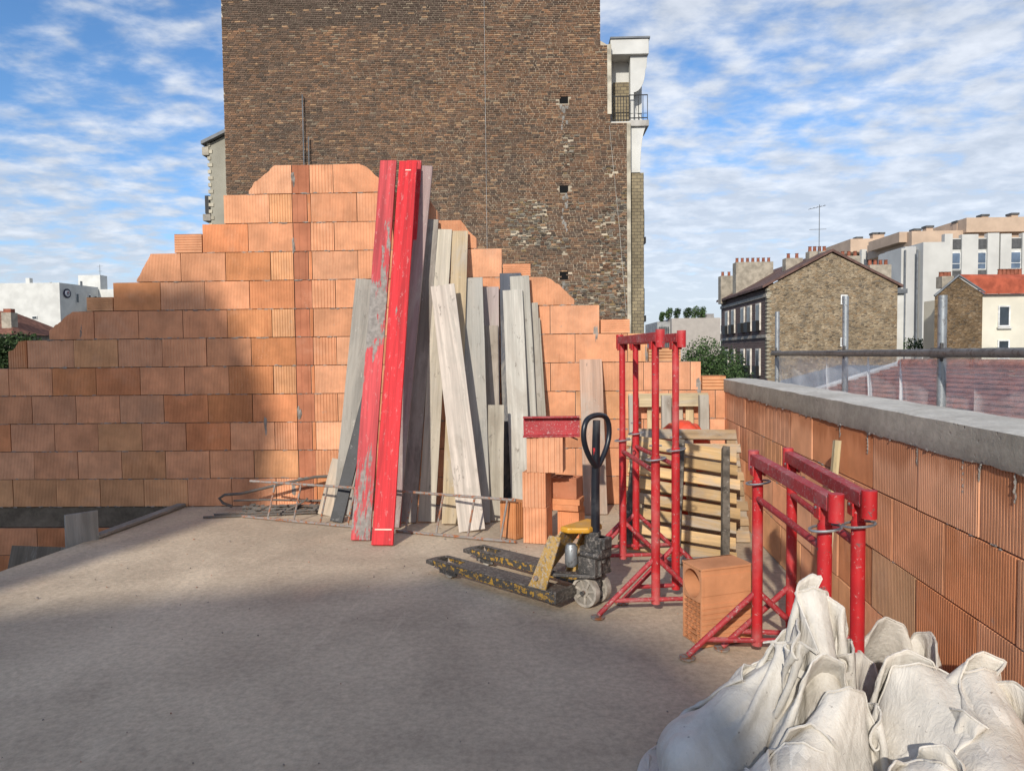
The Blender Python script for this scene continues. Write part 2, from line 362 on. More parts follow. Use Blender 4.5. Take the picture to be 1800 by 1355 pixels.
def wblock(x0, x1, z0, h=P-J, col=T_N, cut=None, horiz=False, pitch=.0167, dep=.003, dy=0., parent=None, t=.2):
    wd = x1-x0-J
    if cut: cut = tuple((round(min(max(a-x0, 0), wd), 3), b) for a, b in cut)
    wd = round(wd/.004)*.004 if not cut else wd
    me = block_mesh(wd, round(h, 3), t, pitch, dep, cut, horiz)
    o = ob('block', me, None, parent or wall); o.location = (x0+J/2, dy+random.uniform(-.006, .003), z0+J/2); o.color = tint(col)
    o.rotation_euler = (0, random.uniform(-.0025, .0025), random.uniform(-.003, .003)); return o
def pick(z):
    r = random.random()
    if r < .64: return T_N
    if r < .76: return T_PALE
    if r < .87: return T_RED if z > .6 else T_BEI
    return T_DK if r < .94 else T_BEI
LEND = {11: -3.127, 10: -3.41, 9: -3.66, 8: -4.42, 7: -4.69, 6: -5.44, 5: -5.70}
REND = {11: -1.66, 10: -1.03, 9: -.602, 8: -.327, 7: .468, 6: .742, 5: 1.264, 4: 1.848}
Hb = P-J
for k in range(12):
    z = k*P; E_ = k % 2 == 1
    js = -2.64 if E_ else -2.90                    # joints to the left of the pier column
    lend = LEND.get(k, -7.4); x = js; edges = [js]
    while x-.505 > lend+.12: x -= .505; edges.append(x)
    edges.append(lend)
    for b, a in zip(edges, edges[1:]):
        cut = None; col = pick(z)
        last = a == lend
        if last and k == 11: cut = ((a, .03), (a+.06, .12), (-2.93, .22), (-2.83, Hb), (b, Hb))
        if last and k == 8: cut = ((a, .02), (-4.25, Hb), (b, Hb))
        if last and k == 6: cut = ((a, .10), (-5.17, Hb), (b, Hb))
        if last and k == 7: col = T_DK
        if k == 0 and b < -3.9: col = T_BEI
        wblock(a, b, z, cut=cut, col=col, pitch=.0167 if random.random() < .8 else .033, dep=.003 if random.random() < .85 else .0015)
    if k == 9: wblock(-3.98, -3.665, z, .205, T_N, horiz=True, pitch=.026, dep=.006)
    if k == 7: wblock(-5.0, -4.695, z, .15, T_BEI, horiz=True, pitch=.025, dep=.006)
    if k == 5: wblock(-5.92, -5.705, z, cut=((-5.92, .18), (-5.85, .21), (-5.80, Hb-.01), (-5.7, Hb)), pitch=.028, dep=.006, col=T_DK)
    # pier column
    if E_:
        wblock(-2.64, -2.445, z, col=T_POST, pitch=.19, dep=.004, dy=.006); wblock(-2.445, -2.18, z, col=T_N, pitch=.033, dep=.006)
        st, anchor = -2.18, .47
    else:
        wblock(-2.90, -2.645, z, col=T_BEI if k > 2 else T_N, pitch=.030, dep=.006)
        wblock(-2.645, -2.475, z, col=T_POST, pitch=.16, dep=.004, dy=.008); wblock(-2.475, -2.435, z, col=T_RED, pitch=.033, dep=.004)
        st, anchor = -2.435, .197
    rend = REND.get(k, 2.128)
    e = [st]; x = st
    for _ in range(2):
        if x+.512 < rend-.1: x += .512; e.append(x)
    an = anchor-.512*12
    while an < rend-.1:
        if an > e[-1]+.14: e.append(an)
        an += .512
    e.append(rend)
    for a, b in zip(e, e[1:]):
        cut = None; last = b == rend
        if last and k == 11: cut = ((a, Hb), (-1.885, Hb), (-1.78, .25), (-1.66, .14))
        if last and k == 10: cut = ((a, Hb), (-1.25, Hb), (-1.12, .22), (-1.03, .10))
        if last and k == 9: cut = ((a, Hb), (-.78, Hb), (-.70, .20), (-.602, .10))
        if last and k == 7: cut = ((a, Hb), (.15, Hb), (.30, .22), (.468, .06))
        if last and k == 5: wblock(a, 1.045, z); wblock(1.045, b, z, pitch=.04, dep=.006, col=T_BEI); continue
        wblock(a, b, z, cut=cut, col=random.choice((T_N, T_N, T_N, T_PALE)) if z > 1 else pick(z), pitch=.0167 if random.random() < .85 else .033)
    if k == 8: wblock(-.322, -.01, z, .14, T_N, horiz=True, pitch=.022, dep=.005)
    if k == 6: wblock(.75, 1.072, z, .15, T_N, horiz=True, pitch=.022, dep=.005)
    if k == 5: wblock(1.275, 1.63, z, .148, T_BEI, horiz=True, pitch=.036, dep=.012)
    if k == 4: wblock(1.862, 2.125, z, .15, T_BEI, horiz=True, pitch=.036, dep=.012, cut=None)
# mortar inside the joints, row by row, and squeezed-out lumps
mb = MB()
for k in range(12):
    z = k*P; a = LEND.get(k, -7.4)+.02; b = REND.get(k, 2.128)-.02
    if k in (11,): a, b = -2.78, -1.95
    if k == 10: b = -1.3
    if k == 9: b = -.85
    if k == 8: a = -4.2
    if k == 7: b = .12
    if k == 6: a = -5.1
    mb.bx(a, b, .016, .19, z-.001, z+P-.001 if k < 11 else z+Hb-.004)
mb.build('mortar_bed', M_MORTAR, wall)
mb = MB()
def lump(mb, x, y, z, r, sx=1., sz=1.):
    n = 7; vs = [(x+random.uniform(-.2, .2)*r, y-random.uniform(.25, .5)*r, z)]
    for i in range(n):
        a = 2*math.pi*i/n; q = r*random.uniform(.6, 1.2); vs.append((x+math.cos(a)*q*sx, y+.003, z+math.sin(a)*q*sz))
    mb.add(vs, [(0, 1+i, 1+(i+1) % n) for i in range(n)])
for k in range(0, 12):
    z = k*P; a = LEND.get(k, -7.2); b = REND.get(k, 2.1)
    for _ in range(int((b-a)*13)): lump(mb, random.uniform(a, b), -.003, z+random.uniform(-.006, .005), random.uniform(.005, .017), random.uniform(1, 3), .6)
for (x, z, sx, sz) in ((-2.63, 3.62, .6, 2.2), (.70, 1.92, .8, 3), (1.82, 1.33, 1, 2.4), (-3.0, .86, .7, 3), (-2.62, 1.1, .6, 2.6), (1.25, 1.7, .6, 2.8), (-2.7, .2, 1, 2), (-5.07, 1.98, .5, 2.5), (-2.64, 2.9, .5, 2.2)):
    for _ in range(5): lump(mb, x+random.uniform(-.012, .012), -.003, z+random.uniform(-.05, .05)*sz/2, random.uniform(.02, .03), sx, sz)
o = mb.build('mortar_squeeze', M_SQUEEZE, wall, smooth=True); tag(o, kind='stuff')
# ring beam and lower storey seen in the stair opening
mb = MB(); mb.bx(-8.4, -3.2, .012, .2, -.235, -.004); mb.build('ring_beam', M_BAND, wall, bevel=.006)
mb = MB(); mb.bx(-8.4, -3.2, .014, .18, -2.8, -.24); mb.build('mortar_bed', M_MORTAR, wall)
for r_ in range(4):
    z = -.24-P*(r_+1); x = -8.2+(.25 if r_ % 2 else 0)
    while x < -3.3: wblock(x, x+.505, z, col=random.choice((T_DK, T_RED, T_N)), dep=.003, dy=.004); x += .505

# ------------------------------------------------------------------ right-hand parapet
par = empty('parapet_wall', (XR, D, 0), math.atan2(-1, -SK)-math.pi)   # local x runs away from camera along -x
tag(par, 'low terracotta block parapet with grey concrete capping along the right side', 'parapet wall')
# local frame: +x towards the camera, +y outward (to the right)
ang = math.atan2(-1, -SK); par.rotation_euler = (0, 0, ang)
PL = 9.6
for k in range(4):
    x = -.0+(.0 if k % 2 else -.256)
    while x < PL:
        a, b = max(x, .003), x+.512
        if b-a > .05:
            far = b < 3.0 and k in (2, 3)
            col = random.choice((T_N, T_N, T_RED, T_PALE)) if not far else random.choice((T_PALE, T_N, T_BEI))
            if k == 1 and 3.7 < a < 4.6: col = (.50, .29, .16)
            if k == 0: col = random.choice((T_BEI, T_N))
            o = wblock(a, b, k*P, Hb, col, pitch=.128 if far else (.0167 if random.random() < .75 else .02), dep=.003 if far else .0045, parent=par)
            if k == 3: o.material_slots[0].link = 'OBJECT'; o.material_slots[0].material = M_TERRAW
        x += .512
mb = MB(); mb.bx(.01, PL, .014, .19, -.001, 1.262); mb.build('mortar_bed', M_MORTAR, par)
mb = MB(); nseg = 260; vs = []; fs = []
for i in range(nseg+1):
    x = PL*i/nseg; q = noise.noise(Vector((x*2.2, 0, 0)))*.012+noise.noise(Vector((x*13, 1, 0)))*.008+noise.noise(Vector((x*41, 2, 0)))*.006
    zb = 1.238+q; f0 = -.014+.003*noise.noise(Vector((x*3, 5, 0))); zt = 1.385+.004*noise.noise(Vector((x*4, 9, 0)))
    vs += [(x, .03, zb+.004), (x, f0+.006, zb), (x, f0, zb+.02), (x, f0-.001, (zb+zt)/2), (x, f0+.002*noise.noise(Vector((x*30, 4, 0))), zt-.006),
           (x, f0+.010, zt), (x, .16, zt+.008+.004*noise.noise(Vector((x*9, 7, 0)))), (x, .335, zt-.002), (x, .345, zt-.02), (x, .345, 1.2)]
nn = 10
for i in range(nseg):
    for j in range(nn-1): a = i*nn+j; fs.append((a, a+nn, a+nn+1, a+1))
fs += [tuple(range(nn)), tuple(reversed(range(nseg*nn, nseg*nn+nn)))]
mb.add(vs, fs); o = mb.build('concrete_capping', M_CAP, par, smooth=True)
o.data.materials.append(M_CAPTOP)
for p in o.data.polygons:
    if p.normal.z > .75: p.material_index = 1  # upward faces of the capping take the paler material
mb = MB()
for _ in range(170):
    x = random.uniform(.2, 7); lump(mb, x, -.012, 1.243+random.uniform(-.012, .02), random.uniform(.004, .011), 1.6, .9)
for x, l in ((4.02, .10), (5.0, .12), (5.35, .09), (5.12, .05), (3.6, .06), (4.6, .07)):
    for q in range(6): lump(mb, x+random.uniform(-.004, .004), -.004, 1.23-l*q/5, random.uniform(.005, .009), .7, 2.4)
for _ in range(60): lump(mb, random.uniform(.2, 7), -.001, random.choice((P, 2*P, 3*P))+random.uniform(-.004, .004), random.uniform(.006, .014), 2.2, .6)
tag(mb.build('mortar_squeeze', M_SQUEEZE, par, smooth=True), kind='stuff')
#PART2
# ------------------------------------------------------------------ stair opening: edge boards and panel
def frame(z, x=(1, 0, 0)):
    z = Vector(z).normalized(); x = Vector(x); x = (x-z*x.dot(z)).normalized(); y = z.cross(x)
    return Matrix((x, y, z)).transposed()
def plank_mesh(wd, th, ln, seed, warp=.006):
    n = 14; vs = []; fs = []
    for i in range(n+1):
        z = ln*i/n; b = warp*math.sin(i/n*math.pi)*(1 if seed % 2 else -1); q = [noise.noise(Vector((seed*3.1+c, z*2.5, 0)))*.003 for c in range(4)]
        e = .007*noise.noise(Vector((seed, 5, i))) if i in (0, n) else 0
        for (x, y), qq in zip(((-wd/2, -th/2), (wd/2, -th/2), (wd/2, th/2), (-wd/2, th/2)), q): vs.append((x+qq, y+b, z+e*(1 if x > 0 else -1)))
    for i in range(n):
        for j in range(4): a = 4*i; fs.append((a+j, a+(j+1) % 4, a+4+(j+1) % 4, a+4+j))
    fs += [(3, 2, 1, 0), (4*n, 4*n+1, 4*n+2, 4*n+3)]
    return MB().add(vs, fs)
_pc = [0]
def plank(name, label, bot, top, wd, th, col, mat=None, cat='plank', xax=(1, 0, 0), group=None, warp=.006):
    _pc[0] += 1
    b, t = Vector(bot), Vector(top); m = frame(t-b, xax); ln = (t-b).length
    o = plank_mesh(wd, th, ln, _pc[0], warp).build(name, mat or M_WOOD, bevel=.003)
    tl = abs(m.col[1].z)*th/2+.003
    mw = m.to_4x4(); mw.translation = b+Vector((0, 0, tl)); o.matrix_world = mw; o.color = (*col, 1)
    tag(o, label, cat, group); return o
GREY = (.31, .29, .255); PALEW = (.50, .45, .36); WARMW = (.46, .36, .23); DKW = (.25, .22, .19)
plank('edge_board', 'narrow grey formwork board lying along the slab edge by the opening', (-4.10, 6.45, .02), (-3.98, 7.86, .02), .03, .10, GREY, xax=(0, 0, 1), cat='board')
o = MB().box((0, 0, 0), (.025, .27, .42)).build('formwork_panel', M_WOOD, bevel=.003); o.location = (-4.16, 6.36, .06); o.rotation_euler = (0, 0, R(-42)); o.color = (.30, .28, .25, 1)
tag(o, 'upright grey formwork panel at the corner of the stair opening', 'panel')
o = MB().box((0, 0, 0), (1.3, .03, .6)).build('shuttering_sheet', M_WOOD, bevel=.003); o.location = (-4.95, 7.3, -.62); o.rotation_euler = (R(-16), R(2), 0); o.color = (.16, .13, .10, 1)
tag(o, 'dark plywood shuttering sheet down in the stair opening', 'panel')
# crumbs of mortar and brick on the slab
mb = MB(); mb2 = MB()
for q in range(420):
    y = random.choice((random.uniform(2.4, 7.8), random.gauss(7.6, .15), random.gauss(6.2, .8))); x = random.uniform(-3.6, 1.5)
    if not 2.3 < y < 7.85: continue
    r = random.uniform(.002, .0055)*(1.8 if random.random() < .05 else 1); m = Matrix.Rotation(random.uniform(0, 6.3), 3, Vector((random.random(), random.random(), 1)).normalized())
    (mb if random.random() < .7 else mb2).box((x, y, r*.5), (r*2, r*random.uniform(1, 2), r), m, taper=.6)
tag(mb.build('mortar_crumbs', plain('dusty_crumbs', (.24, .21, .185), .95, .35, 30)), 'grey mortar crumbs scattered over the slab', 'crumbs', kind='stuff')
tag(mb2.build('brick_crumbs', plain('brick_chips', (.38, .22, .15))), 'small terracotta chips scattered over the slab', 'crumbs', kind='stuff')
# ------------------------------------------------------------------ planks leaning on the wall
RED = (.56, .03, .035)
for a in (
 ('plank', 'cement grey plank leaning directly left of the red boards', (-2.021, 7.405, 0), (-1.829, 7.83, 2.515), .215, .03, GREY),
 ('plywood_offcut', 'short pale plywood offcut on the floor left of the black board', (-2.211, 7.38, 0), (-2.091, 7.55, .566), .15, .018, (.50, .40, .30)),
 ('film_faced_board', 'narrow black film faced board leaning behind the left red board', (-1.996, 7.06, 0), (-1.735, 7.45, 1.25), .13, .03, (.1, .1, .1), M_BLACKRUB),
 ('red_board', 'tall red board with a long grey mortar patch, left of the two', (-1.575, 6.346, 0), (-1.530, 7.72, 3.761), .175, .036, (.50, .055, .06), M_REDW),
 ('red_board', 'tall bright red board standing in front, right of the two', (-1.340, 6.171, 0), (-1.305, 7.66, 3.735), .19, .036, (.60, .020, .026), M_REDW2),
 ('red_board', 'red board mostly hidden behind the tall bright red board', (-1.394, 6.898, 0), (-1.267, 7.80, 3.784), .16, .03, RED, M_REDW2),
 ('plank', 'tall narrow plank with faded pinkish paint right behind the red boards', (-1.381, 6.83, 0), (-1.134, 7.82, 3.726), .135, .035, (.34, .25, .235)),
 ('plank', 'dark brown grey plank in the shadow of the red boards', (-1.284, 7.038, 0), (-1.112, 7.82, 3.148), .20, .04, DKW),
 ('plank', 'long pale plank with a weathered top, left of the pale pair', (-1.081, 7.059, 0), (-.949, 7.80, 3.037), .172, .03, PALEW),
 ('plank', 'long yellowish plank, right of the pale pair, behind the white board', (-.828, 6.959, 0), (-.777, 7.82, 3.019), .172, .03, WARMW),
 ('scratched_board', 'wide whitish scratched board leaning to the left in front of the others', (-.590, 6.684, 0), (-.933, 7.45, 2.398), .25, .028, (.56, .49, .42)),
 ('plank', 'wide smooth grey plank just right of the whitish scratched board', (-.549, 7.002, 0), (-.645, 7.72, 2.499), .225, .03, (.36, .345, .31)),
 ('plank', 'pinkish grey board between the wide grey plank and the slate board', (-.440, 7.62, 0), (-.449, 7.83, 2.415), .17, .02, (.40, .33, .31)),
 ('plank', 'shorter brownish board behind the small speckled plank', (-.425, 7.47, 0), (-.450, 7.76, 1.989), .15, .02, (.36, .31, .26)),
 ('plank', 'short speckled plank with a dark upper half standing in front', (-.395, 7.096, 0), (-.383, 7.35, 1.149), .168, .03, (.40, .36, .29)),
 ('slate_board', 'dark slate blue board at the back of the right hand planks', (-.215, 7.70, 0), (-.235, 7.84, 2.562), .235, .025, (.105, .115, .14)),
 ('plank', 'tall cement stained plank at the right of the plank group', (-.023, 7.58, 0), (-.135, 7.79, 2.524), .21, .025, (.42, .40, .35)),
 ('plank', 'pale cement covered plank in front of the slate board', (-.126, 7.42, 0), (-.210, 7.74, 2.367), .215, .028, (.50, .475, .42)),
 ('batten', 'thin grey batten at the right edge of the plank group', (.101, 7.60, 0), (.011, 7.83, 2.235), .10, .02, (.40, .37, .31)),
 ('batten', 'thinner shorter batten outermost right of the plank group', (.165, 7.55, 0), (.060, 7.83, 2.067), .05, .02, (.34, .31, .25)),
 ('plank', 'lone pinkish brown plank leaning apart, behind the pallet truck handle', (.640, 7.356, 0), (.635, 7.83, 1.605), .245, .027, (.50, .33, .24)),
): plank(a[0], a[1], a[2], a[3], a[4], a[5], a[6], a[7] if len(a) > 7 else None, cat='board' if 'board' in a[0] else 'plank')
# pale marks scribed across the bright red board
rb = next(o for o in C.objects if o.get('label', '').startswith('tall bright red'))
M_CHALK = plain('chalk_mark', (.75, .62, .50), .9)
for z, hw in ((.135, .075), (2.36, .055), (3.9, .03)):
    MB().box((random.uniform(-.01, .01), -.0195, z), (hw*2, .004, .012)).build('scribed_mark', M_CHALK, rb)
# ------------------------------------------------------------------ steel ladder on its side
lad = empty('steel_ladder', (-3.038, 7.30, 0)); tag(lad, 'rusty steel ladder lying on its side along the feet of the planks', 'ladder')
def lp(x, z): # along the ladder, x metres from the left end
    t = x/3.06; return Vector((2.875*t, -1.05*t+.10*z/.40, z+.014))
mb = MB().tube([lp(-.02, 0), lp(1.5, 0), lp(3.06, 0)], .013, 8); mb.build('rail', M_RUST, lad, smooth=True)
mb = MB().tube([lp(.05, .36), lp(1.5, .365), lp(3.06, .355)], .013, 8); mb.build('rail', M_RUST, lad, smooth=True)
for i in range(9):
    x = .33+i*.325; MB().tube([lp(x-.02, .0), lp(x+.05, .36)], .010, 8).build('rung', M_RUST, lad, smooth=True)
# bent reinforcing bars
def bar(label, pts, r, nm='bent_rebar'):
    o = MB().tube(pts, r, 7).build(nm, M_REBAR, smooth=True); tag(o, label, 'rebar'); return o
def arc(c, a0, a1, r, n, ax):   # arc in the plane of two axes
    return [Vector(c)+Vector(ax[0])*math.cos(a0+(a1-a0)*i/n)*r+Vector(ax[1])*math.sin(a0+(a1-a0)*i/n)*r for i in range(n+1)]
bar('long bent steel bar with a hooked end lying highest on the rebar heap', [(-3.30, 7.62, .05), (-3.40, 7.62, .09), (-3.44, 7.62, .14), (-3.38, 7.62, .18), (-3.2, 7.63, .19), (-2.72, 7.66, .30), (-2.40, 7.68, .36), (-2.22, 7.68, .37), (-2.12, 7.67, .33), (-2.08, 7.66, .25), (-2.10, 7.65, .17)], .016)
bar('straight thin steel bar on the floor reaching furthest left', [(-3.46, 7.28, .012), (-2.9, 7.36, .014), (-2.3, 7.46, .02)], .012)
bar('steel bar lying just behind the furthest left one', [(-3.40, 7.40, .012), (-2.8, 7.42, .03), (-2.1, 7.45, .06), (-1.8, 7.5, .05)], .011)
bar('steel bar crossing the middle of the rebar heap', [(-3.25, 7.55, .13), (-2.9, 7.54, .14), (-2.4, 7.53, .13), (-1.85, 7.55, .13)], .011)
bar('twisted steel bar in the heap below the crossing bar', [(-3.0, 7.5, .04), (-2.8, 7.49, .08), (-2.55, 7.5, .09), (-2.2, 7.5, .05), (-1.9, 7.52, .09)], .012)
bar('short bent steel bar poking up in the rebar heap', [(-2.75, 7.46, .02), (-2.6, 7.46, .06), (-2.45, 7.45, .14), (-2.41, 7.45, .17)], .011)
mb = MB()
for _ in range(150): lump(mb, random.uniform(-3.15, -2.0), 7.52+random.uniform(-.06, .1), random.uniform(.0, .07), random.uniform(.015, .04), 1.6, .7)
tag(mb.build('scrap_wire', M_REBAR), 'tangle of tie wire and rubble under the bent steel bars', 'scrap', kind='stuff')

# ------------------------------------------------------------------ stacked cut blocks with red channel
def oblock(label, loc, rz, wd, dp, h, col, pitch=.03, dep=.007, tilt=0, name='cut_block', ribs='sides'):
    # free standing block: ribbed all round the four upright faces
    prof = []
    def side(p, q):
        p, q = Vector((*p, 0)), Vector((*q, 0)); n = max(2, round((q-p).length/pitch)); d = (q-p)/n; nr = Vector((-d.y, d.x, 0)).normalized()
        for i in range(n):
            k = random.uniform(.5, .8)
            for a, e in ((0, 0), (k-.08, 0), (k, dep), (.93, dep)): prof.append(p+d*(i+a)+nr*e)
    a, b = wd/2, dp/2; side((-a, -b), (a, -b)); side((a, -b), (a, b)); side((a, b), (-a, b)); side((-a, b), (-a, -b))
    mb = MB(); mb.prism([(p.x, p.y) for p in prof], lambda x, y, d: (x, y, d), 0, h)
    o = mb.build(name, M_TERRA, loc=loc); o.rotation_euler = (0, tilt, rz); o.color = tint(col, .05); tag(o, label, 'block'); return o
oblock('low orange cut block standing alone at the end of the ladder', (-.185, 6.50, .002), R(-40), .19, .17, .33, (.52, .22, .09))
oblock('bottom block of the tall block stack beside the ladder end', (.035, 6.36, .002), R(-14), .21, .24, .318, T_N)
oblock('second block from the bottom of the tall block stack', (.03, 6.36, .322), R(-14), .21, .24, .312, T_N)
oblock('top block of the tall stack, carrying the red channel', (.115, 6.33, .637), R(-9), .32, .22, .31, T_PALE, .05, .008)
# red steel channel piece
rc = MB(); prof = [(-.012, 0), (.10, 0), (.10, .012), (.012, .014), (.0, .165), (.06, .165), (.06, .178), (-.012, .178)]
rc.prism([(.06-y, z) for y, z in prof], lambda a, b, d: (d, a, b), -.25, .25)
o = rc.build('red_channel', M_RED2, loc=(.16, 6.25, .949), bevel=.003); o.rotation_euler = (0, R(-.5), R(-3)); tag(o, 'short dusty red steel channel lying across the top of the block stack', 'channel')
o = MB().tube([(-.02, 0, .02), (.10, -.03, -.03)], .007, 6).build('iron_rod', M_REBAR, loc=(.30, 6.42, .935)); tag(o, 'short iron rod sticking out beneath the red channel', 'rod')
def cellblock(label, loc, rz, wd, dp, h, col, nx=4, ny=2, wall_=.014, name='hollow_block'):
    mb = MB(); xs_ = [-wd/2]; 
    # outer shell and webs
    mb.bx(-wd/2, wd/2, -dp/2, -dp/2+wall_, 0, h); mb.bx(-wd/2, wd/2, dp/2-wall_, dp/2, 0, h)
    for i in range(nx+1):
        x = -wd/2+(wd-wall_)*i/nx; mb.bx(x, x+wall_, -dp/2+wall_, dp/2-wall_, .001, h-random.uniform(.001, .03)*(0 < i < nx))
    for j in range(1, ny):
        y = -dp/2+(dp-wall_)*j/ny
        for i in range(nx): x = -wd/2+(wd-wall_)*i/nx; mb.bx(x+wall_, x+(wd-wall_)/nx, y, y+wall_*.7, .002, h-.004)
    o = mb.build(name, M_TERRA, loc=loc); o.rotation_euler = (0, 0, rz); o.color = tint(col, .04); tag(o, label, 'block'); return o
oblock('lowest block of the short stack behind the pallet truck frame', (.345, 6.55, .002), R(-18), .20, .22, .25, T_RED, .02, .003)
oblock('lower of the two thin terracotta slips in the short stack', (.29, 6.52, .254), R(-18), .29, .20, .052, T_RED, .3, .002, name='thin_slip')
oblock('upper of the two thin terracotta slips in the short stack', (.295, 6.52, .308), R(-16), .30, .20, .052, T_RED, .3, .002, name='thin_slip')
cellblock('open celled hollow block on top of the short stack', (.30, 6.53, .362), R(-20), .25, .19, .185, (.44, .175, .095))
# ------------------------------------------------------------------ pallet truck
pt = empty('pallet_truck', (.08, 4.60, 0), R(-40.3)); tag(pt, 'dusty yellow and black hand pallet truck with an upright handle loop', 'pallet truck')
def fork(y0):
    mb = MB(); zt = .128; L_ = 1.24; t = .008
    f = empty('fork', (0, y0, 0)); f.parent = pt
    # top plate with a roller window near the tip
    out = MB()
    out.bx(-L_+.36, .06, 0, .16, zt-t, zt); out.bx(-L_+.12, -L_+.36, 0, .035, zt-t, zt); out.bx(-L_+.12, -L_+.36, .125, .16, zt-t, zt)
    out.add([(-L_+.121, 0, zt), (-L_+.121, .16, zt), (-L_, .125, zt-.03), (-L_, .035, zt-.03), (-L_+.121, 0, zt-.05), (-L_+.121, .16, zt-.05), (-L_, .125, zt-.06), (-L_, .035, zt-.06)],
            [(0, 1, 2, 3), (7, 6, 5, 4), (0, 3, 7, 4), (1, 5, 6, 2), (2, 6, 7, 3), (0, 4, 5, 1)])
    out.build('top_plate', M_FORK, f, bevel=.003)
    for yy in (-.003, .153):
        s_ = MB(); s_.prism([(-L_+.122, zt-.010), (.06, zt-.010), (.06, zt-.068), (-L_+.34, zt-.058), (-L_+.15, zt-.045)], lambda a, b, d: (a, yy+d, b), 0, .010)
        s_.build('side_flange', M_YELD, f, bevel=.002)
    r_ = MB().tube([(-L_+.25, .045, .040), (-L_+.25, .115, .040)], .039, 16); r_.build('load_roller', M_TYRE, f, smooth=True)
    b_ = MB(); b_.bx(-L_+.16, -L_+.34, .03, .04, .03, .085); b_.bx(-L_+.16, -L_+.34, .12, .13, .03, .085); b_.build('roller_bracket', M_DARKST, f)
fork(0.); fork(.40)
mb = MB(); mb.bx(-.02, .075, -.002, .562, .055, .075); mb.bx(.055, .075, -.002, .562, .075, .135); mb.build('cross_member', M_FORK, pt, bevel=.003)
# slanted frame plate rising from the fork roots to the yellow cap
def fp(x, z, y): return (x, y, z)
for y0 in (.0, .44):
    mb = MB(); mb.prism([(-.16, .128), (-.015, .128), (.115, .50), (.02, .50)], lambda a, b, d: (a, d, b), y0, y0+.012); mb.build('frame_cheek', M_YEL, pt, bevel=.002)
mb = MB(); mb.add([(-.165, .0, .13), (-.165, .16, .13), (.018, .40, .505), (.018, .12, .505), (-.155, .0, .128), (-.155, .16, .128), (.03, .40, .50), (.03, .12, .50)],
                  [(0, 1, 2, 3), (7, 6, 5, 4), (0, 3, 7, 4), (1, 5, 6, 2), (2, 6, 7, 3), (0, 4, 5, 1)])
mb.build('slope_plate', M_YEL, pt, bevel=.002)
mb = MB(); mb.add([(-.165, .56, .13), (-.165, .40, .13), (.018, .40, .505), (.018, .45, .505), (-.155, .56, .128), (-.155, .40, .128), (.03, .40, .50), (.03, .45, .50)],
                  [(3, 2, 1, 0), (4, 5, 6, 7), (4, 7, 3, 0), (2, 6, 5, 1), (3, 7, 6, 2), (1, 5, 4, 0)])
mb.build('slope_plate', M_YEL, pt, bevel=.002)
mb = MB(); mb.prism([(.01, .13), (.01, .43), (.08, .44), (.19, .36), (.19, .21), (.08, .12)], lambda a, b, d: (a, b, d), .495, .535); mb.build('frame_cap', m_paint('yellow_cap_paint', (.58, .28, .018), (.25, .18, .1), (.48, .40, .30), .62, .58), pt, bevel=.012)
mb = MB(); mb.bx(-.035, -.012, .015, .018, .22, .24); mb.tube([(-.085, -.004, .20), (-.085, -.02, .20)], .016, 10); mb.build('bolt', M_RUST, pt)
pu = MB(); pu.tube([(.17, .28, .13), (.17, .28, .50)], .055, 14); pu.bx(.11, .25, .19, .37, .22, .34); pu.bx(.10, .28, .22, .34, .34, .40); pu.tube([(.24, .28, .30), (.24, .28, .47)], .030, 10); pu.bx(.20, .29, .24, .33, .40, .47); pu.tube([(.13, .20, .36), (.28, .20, .36)], .02, 8); pu.tube([(.255, .235, .22), (.255, .235, .46)], .014, 8)
pu.build('pump_body', M_DARKST, pt, bevel=.006)
MB().tube([(.075, .165, .27), (.075, .165, .29), (.075, .165, .40), (.075, .165, .42)], [.03, .042, .042, .03], 14).build('reservoir', M_GALV, pt, smooth=True)
mb = MB(); mb.prism([(-.05, .02), (.13, .12), (.25, .19), (.25, .38), (.13, .45), (-.05, .53), (-.03, .45), (.09, .38), (.09, .18), (-.03, .10)], lambda a, b, d: (a, b, d), .215, .235); mb.build('axle_yoke', M_DARKST, pt, bevel=.003)
MB().tube([(.15, .17, .10), (.15, .41, .10)], .013, 10).build('axle', M_DARKST, pt)
def wheel(y0):
    wq = MB(); prof = [(.099, 0), (.1, .006), (.1, .044), (.099, .05), (.082, .05), (.082, 0)]; n = 32; vs = []; fs = []
    for i in range(n):
        a = 2*math.pi*i/n
        for r_, y in prof: vs.append((.15+math.cos(a)*r_, y0+y, .10+math.sin(a)*r_))
    k = len(prof)
    for i in range(n):
        for j in range(k): fs.append((i*k+j, i*k+(j+1) % k, ((i+1) % n)*k+(j+1) % k, ((i+1) % n)*k+j))
    wq.add(vs, fs); o = wq.build('wheel', M_TYRE, pt, smooth=True)
    rim = MB(); rim.tube([(.15, y0+.004, .10), (.15, y0+.046, .10)], .030, 16)
    for i in range(7):
        a = 2*math.pi*i/7+.2; m = Matrix.Rotation(-a, 3, 'Y'); rim.box((.15+math.cos(a)*.056, y0+.025, .10+math.sin(a)*.056), (.058, .03, .016), m)
    rim.build('rim', M_WHEEL, o, bevel=.002); d_ = MB().tube([(.15, y0+.022, .10), (.15, y0+.028, .10)], .083, 28); d_.build('web', plain('wheel_web', (.20, .18, .155)), o)
    MB().tube([(.15, y0-.006, .10), (.15, y0+.004, .10)], .014, 10).build('hub_cap', M_RUST, o)
wheel(.20); wheel(.33)
MB().tube([(.19, .28, .44), (.192, .28, .8), (.20, .28, 1.10), (.205, .28, 1.24)], [.031, .029, .027, .025], 12).build('tiller', M_BLK, pt, smooth=True)
lp_ = []
for i in range(29):
    a = -math.pi/2+2*math.pi*i/28; q = math.sin(a)
    lp_.append((.205, .28+math.cos(a)*(.128 if q > -.2 else .128*(1-(-.2-q)*.72)), 1.10+q*(.165 if q > 0 else .185)))
